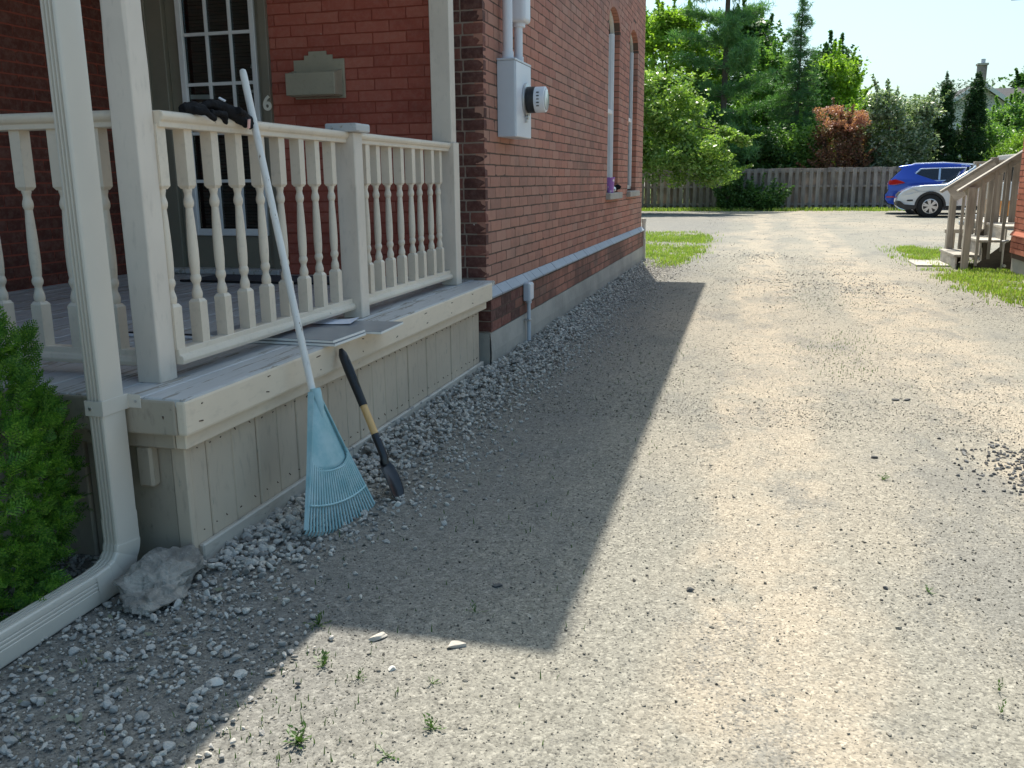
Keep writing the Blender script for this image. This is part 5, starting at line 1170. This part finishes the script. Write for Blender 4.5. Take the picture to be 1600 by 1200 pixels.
# ------------------------------------------------------------------ vehicles
def suv(name, loc, rz, paintm, lab, P, style):
    t = empty(name, (*loc, 0), lab, 'car', 'cars parked by the fence', rz); W = .9; wr = P['wr']; wx = P['wx']
    def hw(x, z):
        w = W if z <= P['belt'] else W - .30 * (z - P['belt']) / .65
        L = P['L']
        if x > L - .55: w -= .24 * ((x - (L - .55)) / .55) ** 2
        if x < .25: w -= .10 * ((.25 - x) / .25) ** 2
        return w
    arcs = []
    low = list(P['front_low'])                        # from windscreen base forward and down to the sill
    for cx in (wx[1], wx[0]):
        low += [(cx + (wr + .055) * math.cos(a), wr + (wr + .055) * math.sin(a)) for a in np.linspace(-.12, PI + .12, 14)]
    low += list(P['rear_low']); up = list(P['up'])    # up: rear belt ... windscreen base
    def pt(p, s): return (p[0], s * hw(*p), p[1])
    m = MB(); loop = low + up[:-1] if up[-1] == low[0] else low + up; n = len(loop); nl = len(low)
    V = [pt(p, -1) for p in loop] + [pt(p, 1) for p in loop]; F = []
    for s in (0, 1):
        o = s * n; F.append(tuple(o + i for i in list(range(nl)) + [nl])); F.append(tuple(o + i for i in [nl] + list(range(nl + 1, n)) + [0]))
    for i in range(n): F.append((i, (i + 1) % n, n + (i + 1) % n, n + i))
    m.add(V, F); body = m.mesh('body', .035, 3); o = link('body', body, paintm, t, local=True); smooth_angle(o, .7)
    def panel(nm, poly, mat, off=.006, both=True, b=.004):
        for s in ((-1, 1) if both else (-1,)):
            q = MB(); q.prism(poly, lambda p: (p[0], s * (hw(*p) + off), p[1]), lambda p: (p[0], s * (hw(*p) - .03), p[1])); link(nm, q.mesh(nm, b), mat, t, local=True)
    for poly in P['chrome']: panel('window_trim', poly, M_CHROME, .004)
    for poly in P['win']: panel('window', poly, M_CGLASS, .009)
    def cross(nm, poly, mat, k=.88, off=.012):       # glass or trim across the width, following the outline
        q = MB(); V = []; 
        for i, p in enumerate(poly): V += [(p[0], -hw(*p) * k, p[1]), (p[0], hw(*p) * k, p[1])]
        q.add(V, [(2 * i, 2 * i + 1, 2 * i + 3, 2 * i + 2) for i in range(len(poly) - 1)]); oo = link(nm, q.mesh(nm), mat, t, local=True); sd = oo.modifiers.new('thick', 'SOLIDIFY'); sd.thickness = .02; sd.offset = 0
    for nm, poly, mat, k in P['cross']: cross(nm, poly, mat, k)
    for nm, poly, mat, off in P['side']: panel(nm, poly, mat, off)
    for cx in wx:
        arch = [(cx + (wr + .105) * math.cos(a), wr + (wr + .105) * math.sin(a)) for a in np.linspace(-.15, PI + .15, 18)] + [(cx + (wr + .04) * math.cos(a), wr + (wr + .04) * math.sin(a)) for a in np.linspace(PI + .15, -.15, 18)]
        for s in (-1, 1):
            q = MB(); n2 = 18; f = lambda p, d: (p[0], s * (W + d), p[1])
            q.add([f(p, .012) for p in arch] + [f(p, -.05) for p in arch], [(i, i + 1, 35 - i - 1, 35 - i) for i in range(17)] + [(i, (i + 1) % 36, 36 + (i + 1) % 36, 36 + i) for i in range(36)]); link('arch_trim', q.mesh('arch_trim'), M_TRIMBLK if style != 'blue' else M_TRIMBLK, t, local=True)
            q = MB(); q.cyl((cx, s * (W - .3), wr), (cx, s * (W - .02), wr), wr + .03, n=24); link('wheel_well', q.mesh('wheel_well'), M_DARK, t, local=True)
            yo = s * (W + .012); yi = s * (W - .20); q = MB(); q.cyl((cx, yi, wr), (cx, yo, wr), wr, n=32); wh = link('wheel', q.mesh('wheel', .02, 2), M_TYRE, t, local=True); smooth_angle(wh)
            q = MB(); rr = wr * .66; q.cyl((cx, yo - s * .012, wr), (cx, yo + s * .002, wr), rr, n=28); link('rim_back', q.mesh('rim_back'), M_TRIMBLK, wh, local=True)
            q = MB(); ns = 28
            q.add([(cx + r_ * math.cos(2 * PI * i / ns), yo + s * d, wr + r_ * math.sin(2 * PI * i / ns)) for r_, d in ((rr, .004), (rr * .88, .010)) for i in range(ns)], [(i, (i + 1) % ns, ns + (i + 1) % ns, ns + i) for i in range(ns)])
            for k in range(6):
                a = 2 * PI * k / 6 + .3
                for da in (-.15, .15):
                    c, si = math.cos(a + da), math.sin(a + da); tx, tz = -si * .022, c * .022; q.add([(cx + c * rr * .15 + tx, yo + s * .010, wr + si * rr * .15 + tz), (cx + c * rr * .15 - tx, yo + s * .010, wr + si * rr * .15 - tz), (cx + c * rr * .95 - tx, yo + s * .009, wr + si * rr * .95 - tz), (cx + c * rr * .95 + tx, yo + s * .009, wr + si * rr * .95 + tz)], [(0, 1, 2, 3)])
            q.cyl((cx, yo, wr), (cx, yo + s * .014, wr), rr * .24, n=14); ro = link('rim', q.mesh('rim'), M_RIM, wh, local=True)
    for s in (-1, 1):
        q = MB(); q.tube([(P['rail'][0], s * .60, P['rail'][2] - .02), (P['rail'][0] + .1, s * .60, P['rail'][2] + .025), ((P['rail'][0] + P['rail'][1]) / 2, s * .60, P['rail'][2] + .045), (P['rail'][1], s * .60, P['rail'][2] - .03)], .016, 6); link('roof_rail', q.mesh('roof_rail'), M_CHROME, t, local=True)
        q = MB(); q.box((P['mir'] - .06, s * .93 - .02, P['belt'] - .02), (P['mir'] + .08, s * 1.02 + .02, P['belt'] + .14)); link('mirror', q.mesh('mirror', .03, 2), paintm, t, local=True)
    return t
blue = dict(L=4.6, belt=1.08, wr=.355, wx=(.98, 3.68), rail=(.75, 2.7, 1.66), mir=3.0,
    front_low=[(3.42, 1.06), (4.0, 1.02), (4.35, .93), (4.53, .78), (4.58, .55), (4.52, .36), (4.3, .27)], rear_low=[(.42, .30), (.12, .36), (.0, .52), (.0, .66), (.10, .78), (.06, 1.0)],
    up=[(.07, 1.08), (.20, 1.20), (.47, 1.50), (.34, 1.575), (.40, 1.60), (.8, 1.655), (1.5, 1.68), (2.2, 1.655), (2.55, 1.58), (3.42, 1.06)],
    chrome=[[(.86, 1.33), (1.05, 1.52), (2.45, 1.54), (3.05, 1.15), (1.6, 1.09)]], win=[[(.92, 1.335), (1.08, 1.49), (1.62, 1.51), (1.62, 1.13), (1.45, 1.14)], [(1.68, 1.51), (2.42, 1.51), (2.98, 1.15), (1.68, 1.13)]],
    cross=[('rear_window', [(.135, 1.155), (.20, 1.225), (.455, 1.50)], M_CGLASS, .86), ('rear_bumper', [(.40, .29), (.10, .345), (-.02, .52), (-.02, .66), (.07, .74)], M_TRIMBLK, .99), ('bumper_bar', [(-.035, .56), (-.035, .60)], M_CHROME, .7), ('lower_bar', [(-.02, .48), (-.032, .52)], M_CHROME, .62), ('number_plate', [(.055, .84), (.05, .97)], M_PLATE, .28), ('boot_trim', [(.05, 1.0), (.055, 1.04)], M_CHROME, .5), ('windscreen', [(3.36, 1.105), (2.60, 1.56)], M_CGLASS, .88)],
    side=[('tail_light', [(.05, .98), (.30, .98), (.62, 1.045), (.52, 1.10), (.30, 1.17), (.12, 1.14)], M_RED, .012), ('sill_trim', [(1.45, .27), (3.2, .27), (3.2, .36), (1.45, .36)], M_TRIMBLK, .006), ('reflector', [(.05, .56), (.3, .56), (.3, .6), (.05, .6)], M_RED, .03), ('door_handle', [(1.75, 1.0), (1.95, 1.0), (1.95, 1.03), (1.75, 1.03)], M_CHROME, .03), ('door_seam', [(2.36, .4), (2.37, .4), (2.37, 1.08), (2.36, 1.08)], M_TRIMBLK, .003)])
silver = dict(L=4.5, belt=1.0, wr=.345, wx=(.95, 3.55), rail=(.6, 2.6, 1.62), mir=2.75,
    front_low=[(3.15, 1.0), (3.75, .985), (4.1, .93), (4.36, .80), (4.47, .68), (4.5, .52), (4.47, .36), (4.25, .24)], rear_low=[(.35, .28), (.08, .36), (.0, .55), (.0, .9)],
    up=[(.03, 1.0), (.22, 1.40), (.35, 1.56), (.8, 1.63), (1.5, 1.65), (2.1, 1.61), (2.35, 1.55), (3.15, 1.0)],
    chrome=[], win=[[(.55, 1.09), (.62, 1.40), (1.5, 1.50), (1.5, 1.07)], [(1.57, 1.07), (1.57, 1.50), (2.2, 1.49), (2.75, 1.08)]],
    cross=[('windscreen', [(3.08, 1.055), (2.40, 1.53)], M_CGLASS, .88), ('grille', [(4.40, .775), (4.485, .66)], M_TRIMBLK, .55), ('front_bumper', [(4.505, .50), (4.48, .35), (4.24, .235)], M_TRIMBLK, .97), ('skid_plate', [(4.49, .36), (4.40, .27), (4.22, .225)], M_CHROME, .8), ('number_plate', [(4.515, .56), (4.515, .46)], M_PLATE, .28), ('rear_window', [(.06, 1.08), (.26, 1.45)], M_CGLASS, .85)],
    side=[('headlight', [(3.92, .80), (4.10, .885), (4.30, .80), (4.40, .72), (4.36, .675), (4.15, .70)], M_LAMP, .012), ('fog_light', [(4.05, .50), (4.22, .50), (4.22, .54), (4.05, .55)], M_TRIMBLK, .01), ('bumper_cladding', [(4.49, .52), (4.40, .50), (4.28, .40), (4.0, .38), (3.96, .25), (4.25, .23), (4.47, .34)], M_TRIMBLK, .012), ('sill_trim', [(1.4, .24), (3.1, .24), (3.1, .36), (1.4, .36)], M_TRIMBLK, .008), ('door_handle', [(1.62, .93), (1.82, .93), (1.82, .96), (1.62, .96)], M_CHROME, .03), ('door_seam', [(1.53, .38), (1.54, .38), (1.54, 1.0), (1.53, 1.0)], M_TRIMBLK, .003), ('door_seam', [(2.78, .38), (2.79, .38), (2.74, 1.0), (2.73, 1.0)], M_TRIMBLK, .003)])
suv('parked_car', (4.25, 34.4), math.radians(-9), M_CBLUE, 'blue car with red tail light parked facing away, behind the silver car', blue, 'blue')
suv('parked_car', (8.70, 31.3), math.radians(180 - 4), M_CSILV, 'silver car with its front towards the fence boards, half hidden by the stairs', silver, 'silver')
def van():
    t = empty('delivery_van', (6.9, 25, 0), 'white van with an orange lower band glimpsed between the stair balusters', 'van')
    def side(p0, p1, nm, mat, off=0): 
        m = MB(); m.box((p0[0], 24.0 - off, p0[1]), (p1[0], 25.8 + off, p1[1])); m.obj(nm, mat, t, .03, 2)
    side((5.55, .30), (9.0, .66), 'lower_body', M_CORANGE, .003); side((5.55, .662), (9.0, 1.10), 'body', M_CWHITE); side((5.72, 1.102), (9.0, 1.62), 'window', M_CGLASS, -.04); side((5.75, 1.622), (9.0, 1.75), 'roof', M_CWHITE, -.03)
    for x in (6.4, 8.3):
        for y in (24.02, 25.6): 
            m = MB(); m.cyl((x, y - .03, .32), (x, y + .17, .32), .32, n=20); w_ = m.obj('wheel', M_TYRE, t, .02); m = MB(); m.cyl((x, y - .04, .32), (x, y - .02, .32), .2, n=16); m.obj('rim', M_RIM, w_)
van()

# ------------------------------------------------------------------ far house
def far_house():
    t = empty('white_house', (12.1, 62, 0), 'white gabled house with a grey chimney far behind the cedars', 'house')
    m = MB(); m.prism([(8.9, 0), (15.2, 0), (15.2, 4.2), (12.05, 6.45), (8.9, 4.2)], lambda p: (p[0], 60, p[1]), lambda p: (p[0], 68, p[1])); m.obj('wall', M_SIDING, t)
    for s in (-1, 1):
        m = MB(); m.prism([(12.05, 6.47), (12.05 + s * 3.5, 3.97), (12.05 + s * 3.5, 4.16), (12.05, 6.66)], lambda p: (p[0], 59.6, p[1]), lambda p: (p[0], 68.2, p[1])); m.obj('roof', M_ROOF, t)
        m = MB(); m.prism([(12.05, 6.42), (12.05 + s * 3.52, 3.90), (12.05 + s * 3.52, 4.17), (12.05, 6.69)], lambda p: (p[0], 59.5, p[1]), lambda p: (p[0], 59.59, p[1])); m.obj('barge_board', M_SIDING, t)
    c = MB(); c.box((11.72, 59.1, 4.5), (12.18, 59.55, 7.45)); ch = c.obj('chimney', M_CHIM, t, .01)
    c = MB(); c.box((11.66, 59.04, 7.45), (12.24, 59.61, 7.56)); c.obj('chimney_cap', M_CONC, ch); c = MB(); c.cyl((11.98, 59.3, 7.56), (11.98, 59.3, 7.8), .12, n=10); c.obj('chimney_pot', M_METER, ch)
    m = MB(); m.prism([(61, 5.5), (64.5, 6.6), (68, 5.5)], lambda p: (12.6, p[0], p[1]), lambda p: (15.6, p[0], p[1])); m.obj('rear_roof', M_ROOF, t)
    m = MB(); m.box((12.0, 61.2, 3), (15.3, 67.8, 5.5)); m.obj('rear_wall', M_SIDING, t)
    for k in range(9): 
        z = 4.2 - k * .25; m = MB(); m.box((9.0, 59.97, z), (15.1, 59.999, z + .02)); m.obj('siding_lap', M_SIDING, t)
    for x in (10.6, 12.6): 
        m = MB(); m.box((x, 59.93, 2.6), (x + .9, 59.96, 4.0)); w_ = m.obj('window', M_SIDING, t); m = MB(); m.box((x + .07, 59.90, 2.67), (x + .83, 59.925, 3.93)); m.obj('pane', M_CGLASS, w_)
far_house()
